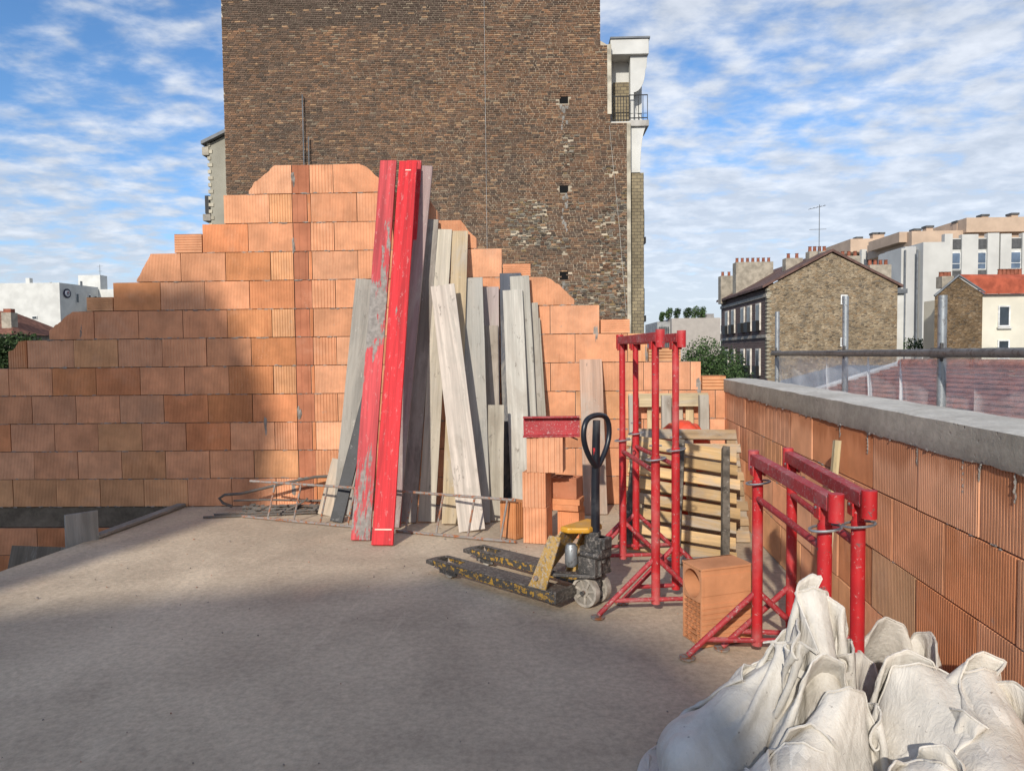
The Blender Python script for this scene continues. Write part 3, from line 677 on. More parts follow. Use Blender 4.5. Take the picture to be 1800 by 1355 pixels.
pts_ = [(.205, .28, .925), (.205, .325, .96), (.205, .39, 1.04), (.205, .425, 1.12), (.205, .425, 1.19), (.205, .40, 1.245), (.205, .35, 1.268), (.205, .28, 1.275), (.205, .21, 1.268), (.205, .16, 1.245), (.205, .135, 1.19), (.205, .135, 1.12), (.205, .17, 1.04), (.205, .235, .96)]
def smooth_loop(p, n=3):
    p = [Vector(x) for x in p]
    for _ in range(n): p = [q for i in range(len(p)) for q in (p[i]*.75+p[(i+1) % len(p)]*.25, p[i]*.25+p[(i+1) % len(p)]*.75)]
    return p
MB().tube(smooth_loop(pts_, 2), .018, 10, closed=True).build('handle_loop', M_BLK, pt, smooth=True)
MB().tube([(.20, .268, .97), (.20, .262, 1.06)], .012, 8).build('release_lever', M_RED, pt)
MB().bx(.188, .21, .262, .298, .55, .70).build('handle_plate', M_DARKST, pt, bevel=.003)
# ------------------------------------------------------------------ trestles
def ringpts(c, rx, ry, n=18, z=0, tilt=0): return [Vector((c[0]+math.cos(2*math.pi*i/n)*rx, c[1]+math.sin(2*math.pi*i/n)*ry, c[2]+tilt*math.cos(2*math.pi*i/n))) for i in range(n)]
def trestle(label, near, far, zbeam, zs, over=(.09, .06), rings=True, pin=None):
    n, f = Vector((*near, 0)), Vector((*far, 0)); d = f-n; ln = d.length; t = empty('trestle', n, math.atan2(d.y, d.x)-math.pi/2)
    tag(t, label, 'trestle', 'red steel mason trestles')
    for i, y in enumerate((0., ln)):
        MB().tube([(0, y, .075), (0, y, zs)], .0285, 14).build('post', M_RED, t, smooth=True)
        MB().tube([(0, y, zs-.02), (0, y, zbeam-.02)], .0235, 14).build('inner_tube', M_RED, t, smooth=True)
        for s_ in (-1, 1):
            g = MB().tube([(s_*.015, y, .36), (s_*.375, y-.02, .018)], .0165, 10).build('leg', M_RED2, t, smooth=True)
            MB().tube([(s_*.38, y-.02, .001), (s_*.38, y-.02, .010)], .045, 16).build('foot_plate', M_RUST, g)
        MB().tube([(-.28, y-.012, .105), (.28, y-.012, .105)], .0145, 8).build('tie_bar', M_RED2, t, smooth=True)
        if rings:
            MB().tube(ringpts((.0, y-.01, zs-.012), .062, .05, tilt=.008), .0055, 7, closed=True).build('locking_ring', M_GALV, t, smooth=True)
            mb = MB().tube([(-.04, y, zs+.07), (.04, y, zs+.07)], .006, 6); mb.build('pin', M_GALV, t)
    b = MB(); b.bx(-.026, .026, -over[0], ln+over[1], zbeam-.028, zbeam+.032); bo = b.build('beam', M_RED2, t, bevel=.004)
    for y in (-over[0]-.029, ln+over[1]+.028):
        MB().tube([(0, y, zbeam-.062), (0, y, zbeam+.048)], .029, 16).build('end_socket', M_RED, t, smooth=True)
    for y, s_ in ((0., 1), (ln, -1)):
        for e0 in (-.034, .0275): MB().bx(e0, e0+.0065, y-.03, y+.03, zbeam-.075, zbeam-.024).build('clamp', M_RED, t)
    zr = min(zs-.10, .92)
    MB().tube([(0, .02, zr), (0, ln-.02, zr)], .0165, 10).build('rail', M_RED2, t, smooth=True)
    return t
trestle('tall extended red trestle, left of the upright pair by the pallets', (.775, 4.52), (.692, 5.52), 1.775, 1.02)
trestle('tall extended red trestle, right of the upright pair by the pallets', (.958, 4.80), (.835, 5.80), 1.775, 1.04)
trestle('low red trestle nearer the middle of the floor, left of the low pair', (1.165, 2.86), (1.215, 3.87), 1.085, .985)
trestle('low red trestle nearest the parapet, right of the low pair', (1.325, 2.92), (1.435, 3.97), 1.085, .985)
# ------------------------------------------------------------------ hollow lintel block with round hole
hb = empty('chimney_block', (.943, 4.0, 0), math.atan2(.12, .33)); tag(hb, 'terracotta block on end with a big round hole and honeycomb cells, by the low trestle', 'block')
Lb, Wb, Hbk = .335, .195, .455     # local x: length, local y: width of the holed face, z: height
def hbq(mb, y, z, x0=0., x1=Lb): return (x0, y, z)
mb = MB(); t_ = .012
mb.bx(0, Lb, 0, t_, 0, Hbk-.2); mb.bx(0, Lb, Wb-t_, Wb, 0, Hbk)
# long side facing right of the holed face, ribbed in its lower part
zz_ = .0
while zz_ < .245: mb.bx(.001, Lb-.001, -.006, .0, zz_+.006, zz_+.026); zz_ += .031
mb.bx(0, Lb, .0, t_, Hbk-.2, Hbk-.012); mb.bx(.0, Lb, -.005, .0, Hbk-.16, Hbk-.045)
mb.bx(-.002, Lb+.002, -.007, Wb+.004, Hbk-.012, Hbk)
mb.build('shell', M_TERRA, hb, bevel=.001).color = (.56, .255, .125, 1)
hole = MB(); n = 40; cy, cz, rad = Wb/2, Hbk-.108, .083; vs = []; fs = []      # plate with the round opening, and the tube behind it
for i in range(n):
    a = 2*math.pi*i/n; c_, s_ = math.cos(a), math.sin(a); k = min((Wb/2-.011)/max(abs(c_), 1e-6), .094/max(abs(s_), 1e-6))
    vs += [(.0, cy+c_*rad, cz+s_*rad), (.0, cy+c_*k, cz+s_*k), (Lb, cy+c_*rad, cz+s_*rad)]
for i in range(n):
    a, b = 3*i, 3*((i+1) % n); fs += [(a, b, b+1, a+1), (a, a+2, b+2, b)]
hole.add(vs, fs); hole.build('round_duct', M_TERRA, hb, smooth=False).color = (.56, .255, .125, 1)
web = MB(); rows_ = 9; zb_ = Hbk-.205
for r_ in range(rows_+1):
    z = .004+zb_*r_/rows_; web.bx(.003, Lb-.01, t_, Wb-t_, z-.003, z+.003)
for r_ in range(rows_):
    z0, z1 = .004+zb_*r_/rows_, .004+zb_*(r_+1)/rows_; m_ = 5 if r_ % 2 else 4
    for c_ in range(1, m_):
        y = t_+(Wb-2*t_)*c_/m_
        if 1 <= r_ <= 2 and abs(y-Wb*.55) < .03: continue
        web.bx(.004, Lb-.012, y-.003, y+.003, z0+.003, z1-.003)
web.bx(Lb*.6, Lb*.62, t_, Wb-t_, .01, zb_)
web.build('honeycomb_webs', M_TERRA, hb).color = (.50, .215, .10, 1)
# ------------------------------------------------------------------ pallets
def pallet(label, org, xax, up, wd, ht, ns, cols, name='pallet', strfront=True, sw=.095, xs=None, skip=()):
    m = frame(up, xax); t = empty(name, org); t.matrix_world = Matrix.Translation(org) @ m.to_4x4(); tag(t, label, 'pallet')
    for i in range(ns):
        if i in skip: continue
        z = .05+(ht-.1)*i/(ns-1); q = random.uniform(-.02, .02)
        o = plank_mesh(sw if i not in (0, ns-1) else sw*1.2, .022, wd, 100+i, .002).build('slat', M_WOOD, t, bevel=.002)
        o.rotation_euler = (0, R(90), 0); o.rotation_euler = (R(90), 0, R(90)); 
        o.matrix_local = Matrix.Translation((q, 0, z)) @ Matrix(((0, 0, 1, 0), (0, 1, 0, 0), (-1, 0, 0, 0), (0, 0, 0, 1)))
        kq = random.uniform(.7, 1.2); o.color = tuple(c*kq for c in cols[0])+(1,)
    for x in xs or (.05, wd/2, wd-.05):
        o = plank_mesh(.10 if strfront != 2 else .06, .07, ht, 200+int(x*100), .003).build('stringer', M_WOOD, t, bevel=.003)
        o.matrix_local = Matrix.Translation((x, -.05 if strfront else .05, 0)); o.color = (*cols[1], 1)
        if strfront == 2: o.material_slots[0].material = M_DKT
    return t
M_DKT = plain('dark_weathered_timber', (.105, .09, .072), .9, .45, 14, .5, 60, dirt=((.24, .215, .18), 18, .56, .66))
YW = (.58, .385, .185); DK2 = (.10, .085, .068)
pallet('pallet with dark uprights leaning askew behind the tall trestles', (.70, 5.86, .08), (1, .0, -.08), (.17, .62, .86), .98, 1.06, 8, (YW, DK2), strfront=2, sw=.098, xs=(.06, .46, .86))
pallet('second pallet leaning behind the askew one, next to the parapet', (.98, 6.26, .02), (1, 0, 0), (.02, .50, .86), .93, 1.08, 8, ((.44, .30, .17), (.36, .25, .15)), strfront=False, sw=.085)
pallet('pale pallet standing upright against the block wall behind the orange sack', (1.03, 7.66, .01), (1, 0, 0), (.0, .06, 1), .86, 1.21, 3, ((.62, .50, .31), (.40, .37, .31)), xs=(.05, .40, .80), sw=.12)
for i, x in enumerate((.26, .56, .68)):
    plank('pallet_board', ('loose pale board, left of three behind the upright pallet', 'loose pale board, middle of three behind the upright pallet', 'loose pale board, right of three behind the upright pallet')[i], (1.03+x, 7.74, 0), (1.03+x, 7.81, 1.10), .085, .02, (.60, .47, .28), cat='board')
plank('plank', 'grey plank lying on the floor in front of the pallets', (.98, 5.62, .012), (1.52, 5.66, .012), .09, .03, GREY, xax=(0, 1, 0))
# orange sack between the pallets
def blob(name, mat, c, r, amp, sc, seed, sub=5):
    bm = bmesh.new(); bmesh.ops.create_icosphere(bm, subdivisions=sub, radius=1)
    for v in bm.verts:
        p = v.co.copy(); n = noise.fractal(p*sc+Vector((seed, 0, 0)), .9, 2., 4)+.6*abs(noise.noise(p*sc*2.3+Vector((0, seed, 0))))
        v.co = Vector((p.x*r[0], p.y*r[1], p.z*r[2]))*(1+amp*n); v.co.z = max(v.co.z, -r[2]*.98)
    me = bpy.data.meshes.new(name); bm.to_mesh(me); bm.free(); me.polygons.foreach_set('use_smooth', [True]*len(me.polygons))
    return ob(name, me, mat, None, 0, c)
nn_ = NT('orange_plastic'); M_OR = nn_.done(nn_.val((.72, .075, .03), nn_.rng(nn_.noise(6, 4), .3, .7, .8, 1.2)), .38, nn_.noise(14, 6, .6, .5), .6, .02, 0, .5)
o = blob('orange_sack', M_OR, (1.47, 7.02, .50), (.32, .24, .50), .07, 2.0, 5); tag(o, 'bulging orange red plastic sack behind the leaning pallets', 'sack')
plank('tool_handle', 'rounded wooden tool handle leaning on the parapet behind the low trestles', (1.60, 3.98, 0), (1.775, 4.19, 1.15), .036, .036, (.47, .38, .22), cat='tool handle', warp=0)
# ------------------------------------------------------------------ scaffold outside the parapet
sc = empty('scaffold', (2.43, 4.3, 0)); tag(sc, 'grey scaffold guard rail on three standards outside the parapet', 'scaffold')
SP = [(0, 0), (.17, 1.7), (.29, 3.7)]; tops = (2.0, 2.13, 2.12)
for (x, y), zt in zip(SP, tops):
    MB().tube([(x, y, -8), (x, y, -2), (x, y, zt)], .0245, 14).build('standard', M_GALV, sc, smooth=True)
    c = MB(); c.bx(x-.05, x+.035, y-.04, y+.04, 1.63, 1.69); c.tube([(x-.03, y-.05, 1.61), (x-.03, y-.05, 1.72)], .012, 6); c.tube([(x-.06, y+.03, 1.66), (x+.04, y+.03, 1.66)], .012, 6); c.build('coupler', M_DARKST, sc, bevel=.006)
MB().tube([(.245, 3.72, 1.655), (.12, 1.7, 1.657), (-.05, 0, 1.66), (-.22, -1.9, 1.662), (-.35, -3.4, 1.664)], .0245, 14).build('guard_rail', M_TUBE, sc, smooth=True)
MB().tube([(-.14, -.98, 1.6605), (-.145, -1.06, 1.6605)], .034, 12).build('sleeve', M_TUBE, sc)
# debris net
n = NT('debris_net'); tr = n.n('ShaderNodeBsdfTransparent'); mixs = n.n('ShaderNodeMixShader')
n.done(n.val((.78, .80, .82), n.rng(n.noise(8, 4, rnd=False), .3, .7, .85, 1.1)), .6, None)
gr = n.noise(260, 2, .5, rnd=False); fac = n.rng(n.mth('ADD', gr, n.mth('MULTIPLY', n.noise(3, 4, rnd=False), .5)), .40, 1.0, .16, .62)
n.t.links.new(fac, mixs.inputs[0]); n.t.links.new(tr.outputs[0], mixs.inputs[1]); n.t.links.new(n.b.outputs[0], mixs.inputs[2]); n.t.links.new(mixs.outputs[0], n.out.inputs[0])
M_NET = n.m
def railp(y):      # rail position (world) at depth y
    t = y-4.3
    return 2.43+(t*.085-.05 if t > 0 else -.05+t*.09)
mb = MB(); ns_, nz_ = 300, 14; vs = []; fs = []
bunch = ((7.95, .045), (6.35, .05), (5.42, .10), (4.86, .06), (3.93, .045))
for i in range(ns_+1):
    y = 8.1-6.2*i/ns_; fo = 0; pull = 0
    for yb, wb in bunch:
        e = math.exp(-((y-yb)/wb)**2); fo += e*.035*math.sin((y-yb)*260/ (wb/.05)); pull += (yb-y)*e*.75
    for j in range(nz_+1):
        v = j/nz_; z = 1.70-1.35*v+.015*math.sin(y*9)*(1-v)+.03*noise.noise(Vector((y*1.5, v*2, 0)))*(v > 0)
        x = railp(y)+.03+.10*v+fo*(.25+v)+.03*noise.noise(Vector((y*2.4, v*3, 4)))
        if j == 0: x = railp(y)-.01; z = 1.686+.012*noise.noise(Vector((y*4, 0, 0)))
        if j == 1: x = railp(y)+.045; z = 1.66
        vs.append((x, y+pull, z))
for i in range(ns_):
    for j in range(nz_): a = i*(nz_+1)+j; fs.append((a, a+1, a+nz_+2, a+nz_+1))
mb.add(vs, fs); o = mb.build('debris_net', M_NET, smooth=True); tag(o, 'translucent white debris net hung from the scaffold guard rail', 'net')
# ------------------------------------------------------------------ neighbouring roofs beyond the parapet
tr_ = empty('tiled_roof_house', (8.78, 17.2, -8)); tag(tr_, 'low house with a red tiled roof seen through the debris net', 'house')
rd = Vector((.27, -.963, .0)).normalized(); sl = Vector((-2.34, -.66, -.62)).normalized(); nr = rd.cross(sl).normalized()
if nr.z < 0: nr = -nr
R0 = Vector((0, 0, 9.31)); cw = .30
M_TILE = plain('clay_tiles', (.30, .105, .065), .85, .5, 6, .4, 40)
for i in range(22):
    a0 = R0+sl*(i*cw-.02); a1 = R0+sl*((i+1)*cw+.03)
    mb = MB(); L_ = 15; nq = 50; vs = []; fs = []
    for q in range(nq+1):
        d_ = rd*(L_*q/nq); jit = .010*noise.noise(Vector((q*1.7, i*3.3, 0)))
        vs += [a0+d_+nr*.0, a1+d_+nr*(.045+jit), a1+d_+nr*(.02+jit), a0+d_-nr*.03]
    for q in range(nq):
        for j in range(3): b = q*4+j; fs.append((b, b+4, b+5, b+1))
    fs += [(0, 1, 2, 3), (4*nq, 4*nq+3, 4*nq+2, 4*nq+1)]
    mb.add(vs, fs); mb.build('tile_course', M_TILE, tr_)
mb = MB(); mb.tube([R0+nr*.05, R0+rd*15+nr*.05], .11, 8); mb.build('ridge', M_TILE, tr_)
mb = MB(); mb.tube([R0-rd*.06+nr*.05, R0+sl*6.6-rd*.06+nr*.05], .07, 6); mb.build('verge_flashing', plain('lead_flashing', (.42, .44, .46), .5, .2), tr_)
mb = MB(); e0 = R0+sl*6.4; mb.add([R0-nr*.2, R0+rd*15-nr*.2, e0+rd*15-nr*.2, e0-nr*.2]+[Vector((p.x, p.y, 0)) for p in (R0, R0+rd*15, e0+rd*15, e0)], [(0, 1, 2, 3), (0, 3, 7, 4), (1, 0, 4, 5), (2, 1, 5, 6), (3, 2, 6, 7)]); mb.build('wall', plain('house_render', (.45, .41, .36)), tr_)
zr = empty('zinc_roof_shed', (8.5, 21, -8)); tag(zr, 'grey zinc roofed shed left of the tiled roof behind the net', 'shed')
mb = MB(); mb.prism([(-1.2, 8.45), (1.7, 9.2), (4.5, 9.17), (4.5, 0), (-1.2, 0)], lambda a, b, d: (a, d, b), -1.2, 3); mb.build('roof', plain('zinc_sheet', (.16, .18, .20), .45, .2, 1, .1, 8, .5), zr)
mb = MB(); mb.tube([(-1.25, -1.25, 8.48), (1.7, -1.25, 9.23), (4.5, -1.25, 9.2)], .06, 6); mb.build('roof_edge', plain('pale_edging', (.62, .62, .58)), zr)
gy = empty('grey_roof_annex', (10.2, 13, -8)); tag(gy, 'dark grey roof corner with pale flashing right of the tiled roof', 'annex')
mb = MB(); mb.prism([(-2.2, 8.45), (1.5, 9.15), (4, 9.3), (4, 0), (-2.2, 0)], lambda a, b, d: (a, d, b), -4.6, -2.2); mb.build('roof', plain('slate_roof', (.085, .09, .10), .6), gy)
mb = MB(); mb.tube([(-2.3, -4.7, 8.47), (1.5, -4.7, 9.19)], .05, 6); mb.build('flashing', plain('zinc_flashing', (.5, .52, .54), .4), gy)

# ------------------------------------------------------------------ brick gable of the tall building behind
def attr_mat(name, rough=.9, bs=30):
    n = NT(name); a = n.n('ShaderNodeVertexColor'); a.layer_name = 'Col'
    c = n.val(a.outputs[0], n.rng(n.noise(9, 5, .7, rnd=False), .25, .75, .7, 1.3))
    return n.done(c, rough, n.noise(bs, 4, rnd=False), .5, .02, 0, .15)
M_BRK = attr_mat('old_brick'); M_JOINT = plain('lime_joint', (.44, .375, .28), .95, .3, 1.3, .4, 20)
tb = empty('brick_apartment_building', (0, 25, -8)); tag(tb, 'tall old brick building with a blind dark gable behind the block wall', 'building')
GX0, GX1 = -10.72, 3.42
mb = MB(); Zt = 25.5
mb.prism([(GX0, 0), (GX1, 0), (GX1, 17.62), (2.76, 17.62), (2.76, 20.2), (2.43, 20.4), (2.43, Zt), (GX0, Zt)], lambda a, b, d: (a, d, b), .02, 9); mb.build('gable_wall', M_JOINT, tb)
def fbm(x, z, s, sd): return noise.fractal(Vector((x*s, z*s, sd)), .8, 2., 3)
BC = [(.105, .076, .058), (.135, .091, .065), (.165, .104, .069), (.195, .116, .073), (.245, .138, .080), (.285, .182, .108), (.21, .163, .115)]
holes = ((1.16, 10.50+8), (1.14, 7.45+8), (1.12, 4.45+8))
def bcol(x, z):
    n1 = fbm(x, z, .35, 2)+.5*fbm(x, z, 1.3, 9); r_ = random.random()
    k = 1.7+1.5*n1+random.gauss(0, 1.0)
    if z > 21.1+.35*fbm(x, z, 1, 4) and x < -3: k -= 2.5
    if r_ > .955: k = 5
    if r_ < .02: k = 6
    c = BC[int(min(6, max(0, round(k))))]; s_ = random.uniform(.8, 1.25); return tuple(q*s_ for q in c)
def rubble(x, z):     # rough stone patches low on the right and at the foot
    v = fbm(x, z, .5, 7)
    return (x > 1.0 and z < 17.2 and v+.16*(x-1.6)-.10*(z-13.5) > .10) or (z < 14.0 and v > .32-.12*(14-z)) or (abs(x+.2) < .7 and abs(z-14.2) < .8)
big_ = MB(); cand = []; z = 8.9; row = 0
RC = [(.20, .175, .14), (.16, .135, .11), (.24, .17, .09), (.09, .075, .062), (.21, .19, .155), (.16, .09, .058), (.18, .14, .095), (.11, .08, .058)]
while z < Zt-.02:
    hgt = .066; x = GX0+.01+(row % 2)*-.06+random.uniform(-.02, .02); xe = GX1 if z < 17.58 else (2.76 if z < 20.2 else 2.43)
    while x < xe-.05:
        rb = rubble(x, z)
        ln = random.choice((.115, .225, .225, .225)) if not rb else random.uniform(.07, .22)
        x1 = min(x+ln-.017, xe-.004); x0_ = max(x, GX0+.004)
        inh = any(abs((x0_+x1)/2-hx) < .17 and -.02 < hz-z < .24 for hx, hz in holes)
        if x1-x0_ > .03 and not inh and not (rb and random.random() < .06):
            hh = hgt-.0175 if not rb else random.uniform(.03, .075)
            pr = random.uniform(-.002, .006) if not rb else random.uniform(0, .02)
            kq = random.uniform(.6, 1.05); c = bcol(x, z) if not rb or random.random() < .38 else tuple(q*kq for q in random.choice(RC))
            dz = random.uniform(-.003, .003) if not rb else random.uniform(-.012, .012)
            cand.append((x0_, x1, z+dz, z+dz+hh, pr, c))
        x += ln
    z += hgt; row += 1
vis = [i for i, b in enumerate(cand) if 20.2 < b[2] < 21.6 and -10.6 < b[0] < 2.3 and b[1]-b[0] > .2]; random.shuffle(vis); single = set(vis[:300]); bmesh_cache = {}
def brick5(mb, x0, x1, y0, y1, z0, z1, col):
    vs = [(x0, y0, z0), (x1, y0, z0), (x1, y0, z1), (x0, y0, z1), (x0, y1, z0), (x1, y1, z0), (x1, y1, z1), (x0, y1, z1)]
    mb.add(vs, [(0, 1, 2, 3), (0, 4, 5, 1), (1, 5, 6, 2), (2, 6, 7, 3), (3, 7, 4, 0)], col)
for i, (x0_, x1, z0, z1, pr, c) in enumerate(cand):
    if i in single:
        key = min(range(7), key=lambda q: abs(BC[q][0]-c[0]))
        if key not in bmesh_cache:
            t_ = MB(); brick5(t_, 0, .211, -.004, .03, 0, .053, BC[key]); bmesh_cache[key] = t_.mesh('brick'); bmesh_cache[key].materials.append(M_BRK)
        o = ob('brick', bmesh_cache[key], None, tb); o.location = (x0_, -pr, z0)
    else: brick5(big_, x0_, x1, .0-pr-.004, .03, z0, z1, c)
tag(big_.build('brickwork', M_BRK, tb), kind='stuff')
mk = plain('hole_shade_black', (.004, .004, .004), .9)
for hx, hz in holes:
    MB().bx(hx-.15, hx+.15, .012, .022, hz-.2, hz+.2).build('putlog_hole_shade', mk, tb)  # flat black plate stands in for the shade inside the hole
    mb = MB()
    for _ in range(14): lump(mb, hx+random.uniform(-.10, .13), -.006, hz-.25-random.uniform(0, 1.2)**1.5, random.uniform(.03, .09), .8, 1.4)
    tag(mb.build('lime_streak', plain('lime_wash_%d' % int(hz), (.24, .225, .20), .9), tb), kind='stuff')
MB().bx(GX1-.10, GX1+.03, -.03, .12, 0, 17.6).build('corner_strip', plain('pale_quoin', (.40, .36, .28), .9, .4, 2), tb)
MB().bx(2.66, 2.80, -.03, .1, 17.9, 20.25).build('corner_strip', plain('pale_quoin_b', (.42, .38, .30), .9, .4, 2), tb)
for xx, z0, z1, r_ in ((-1.55, 11.2, 25.4, .005), ):
    MB().tube([(xx, -.03, z0), (xx, -.03, z1)], r_, 5).build('cable', plain('pale_cable', (.5, .5, .48)), tb)
MB().tube([(2.72, -.04, 17.5), (3.05, -.04, 14.0), (3.28, -.04, 11.0)], .006, 5).build('cable', plain('pale_cable_b', (.5, .48, .42)), tb)
M_ZINC = plain('dull_zinc', (.14, .15, .16), .5, .2)
for xx, zt in ((-7.9, 18.75), (-7.72, 17.3)): MB().tube([(xx, -.12, 8), (xx, -.12, zt)], .022, 6).build('vent_pipe', M_ZINC, tb)
# street front on the right: bay, balconies, white consoles
n = NT('yellow_brick_bay'); bt = n.n('ShaderNodeTexBrick'); bt.inputs['Scale'].default_value = 1; bt.inputs['Brick Width'].default_value = .22; bt.inputs['Row Height'].default_value = .115; bt.inputs['Mortar Size'].default_value = .012
bt.inputs['Color1'].default_value = (.30, .245, .15, 1); bt.inputs['Color2'].default_value = (.22, .18, .115, 1); bt.inputs['Mortar'].default_value = (.12, .10, .075, 1)
cx_ = n.n('ShaderNodeSeparateXYZ'); n.put(cx_.inputs[0], n.coord(rnd=False)); cb_ = n.n('ShaderNodeCombineXYZ'); n.put(cb_.inputs[0], n.mth('ADD', cx_.outputs[0], cx_.outputs[1])); n.put(cb_.inputs[1], cx_.outputs[2]); n.put(bt.inputs['Vector'], cb_.outputs[0])
M_YB = n.done(n.val(bt.outputs['Color'], n.rng(n.noise(1.2, 5, rnd=False), .3, .7, .7, 1.15)), .9, bt.outputs['Fac'], -.3, .01)
M_WHITE = plain('white_render', (.58, .575, .54), .8, .1, 1.2, .1, 20); M_IRON = plain('black_iron', (.012, .012, .013), .5)
MB().prism([(3.44, .25), (3.94, .25), (3.98, .6), (3.98, 3), (3.44, 3)], lambda a, b, d: (a, b, d), 0, 15.95).build('bay', M_YB, tb)
def console(x0, x1, zt, zb, y0, y1, parent):      # concave white bracket: wide at the top, curling in below
    out = [(x0, zt), (x1, zt)]
    for i in range(9): a = i/8*math.pi/2; out.append((x1-(x1-x0)*.42*math.sin(a), zt-(zt-zb)*(1-math.cos(a))))
    out += [(x0, zb)]
    return MB().prism(out, lambda a, b, d: (a, d, b), y0, y1).build('console', M_WHITE, parent, bevel=.01)
console(3.46, 4.07, 17.55, 15.95, .2, 1.1, tb)
MB().bx(3.40, 4.10, .1, 1.3, 17.52, 17.72).build('balcony_slab', plain('grey_stone', (.38, .36, .33)), tb)
MB().bx(2.80, 3.44, .05, 1.0, 17.5, 17.66).build('balcony_slab', M_WHITE, tb)
MB().bx(3.36, 3.46, .02, .9, 16.9, 17.6).build('stone_return', M_WHITE, tb)
MB().bx(2.84, 3.98, .9, 3, 17.6, 20.0).build('upper_wall', M_WHITE, tb)
MB().bx(2.95, 3.52, .75, .9, 17.7, 19.25).build('brick_infill', M_YB, tb)
mb = MB(); out = [(3.50, 20.0), (4.09, 20.0), (4.06, 19.6)]
for i in range(9): a = i/8*math.pi/2; out.append((3.62+.40*math.cos(a*1.0)**1.0-.0, 19.5-.75*math.sin(a)))
out += [(3.66, 18.3), (3.72, 18.05), (3.86, 17.85), (3.98, 17.75), (3.50, 17.75)]
mb.prism(out, lambda a, b, d: (a, d, b), .35, .75); mb.build('console', M_WHITE, tb, bevel=.01)
MB().bx(2.80, 4.12, .2, 2, 20.0, 20.52).build('cornice', M_WHITE, tb, bevel=.02); MB().bx(2.79, 4.16, .15, 2, 20.52, 20.58).build('cornice_cap', M_ZINC, tb)
def railing(x0, x1, y, z0, z1, parent, nb=7):
    t_ = MB(); t_.bx(x0, x1, y-.015, y+.015, z1-.03, z1); t_.bx(x0, x1, y-.012, y+.012, z0+.05, z0+.08)
    for i in range(nb): x = x0+(x1-x0)*i/(nb-1); t_.bx(x-.011, x+.011, y-.008, y+.008, z0, z1)
    for i in range(nb-1):
        x = x0+(x1-x0)*(i+.5)/(nb-1); t_.tube(ringpts((x, y, z0+.22), .05, .001, 10)[:], .009, 4, closed=True)
    return t_.build('railing', M_IRON, parent)
railing(2.84, 3.42, .1, 17.66, 18.55, tb); railing(3.44, 4.06, .15, 17.74, 18.60, tb, 5)
for z0 in (13.9, 11.1): MB().bx(3.97, 4.06, .9, 1.6, z0-.05, z0+.9).build('side_balcony', M_IRON, tb); MB().bx(3.97, 4.10, .8, 1.7, z0-.3, z0-.08).build('balcony_stone', plain('balcony_stone', (.2, .19, .17)), tb)
# left return of the same building
MB().prism([(-11.74, 0), (-10.70, 0), (-10.70, 17.95), (-11.74, 17.45)], lambda a, b, d: (a, d, b), 1, 8).build('side_wing', plain('grey_green_render', (.29, .275, .225), .9, .15, .8), tb)
mb = MB()
for i in range(40): mb.bx(-11.80, -11.68 if i % 2 else -11.62, .97, 1.3, 8+i*.24, 8.12+i*.24)
mb.build('quoin', plain('cream_quoin', (.44, .40, .31)), tb)
MB().prism([(-11.95, 17.40), (-10.68, 17.98), (-10.68, 18.1), (-11.95, 17.52)], lambda a, b, d: (a, d, b), .8, 8).build('wing_roof', M_ZINC, tb)
MB().bx(-11.98, -11.74, .95, 1.6, 17.05, 17.35).build('cornice', plain('cornice_stone', (.4, .36, .29)), tb)
MB().bx(-11.95, -11.78, 1.0, 2.0, 14.95, 15.6).build('side_balcony', M_IRON, tb); MB().bx(-12.02, -11.74, .95, 2.0, 14.68, 14.92).build('balcony_stone', plain('balcony_stone_b', (.25, .23, .2)), tb)

# ------------------------------------------------------------------ windows helper for far buildings (faces -y)
M_GLASS = plain('dark_glass', (.03, .04, .05), .12, .3, 2, 0, 10, .6); M_FRAME = plain('white_frame', (.7, .7, .68), .6)
M_BLIND = plain('grey_panel', (.085, .085, .085), .6)
def win(parent, x0, x1, z0, z1, y, name='window', pm=None, fr=.06):
    o = MB(); o.bx(x0, x1, y-.03, y+.05, z0, z0+fr); o.bx(x0, x1, y-.03, y+.05, z1-fr, z1); o.bx(x0, x0+fr, y-.028, y+.05, z0+fr, z1-fr); o.bx(x1-fr, x1, y-.028, y+.05, z0+fr, z1-fr)
    o = o.build(name, M_FRAME, parent); MB().bx(x0+fr, x1-fr, y+.0, y+.04, z0+fr, z1-fr).build('pane', pm or M_GLASS, o); return o
def pots(parent, x0, x1, y, z, n_, h=.35, mat=None):
    for i in range(n_):
        x = x0+(x1-x0)*(i+.5)/n_; MB().tube([(x, y, z), (x, y, z+h*.85), (x, y, z+h)], [.11, .09, .12], 8).build('chimney_pot', mat or M_POT, parent)
M_POT = plain('clay_pot', (.25, .085, .05), .85, .3)
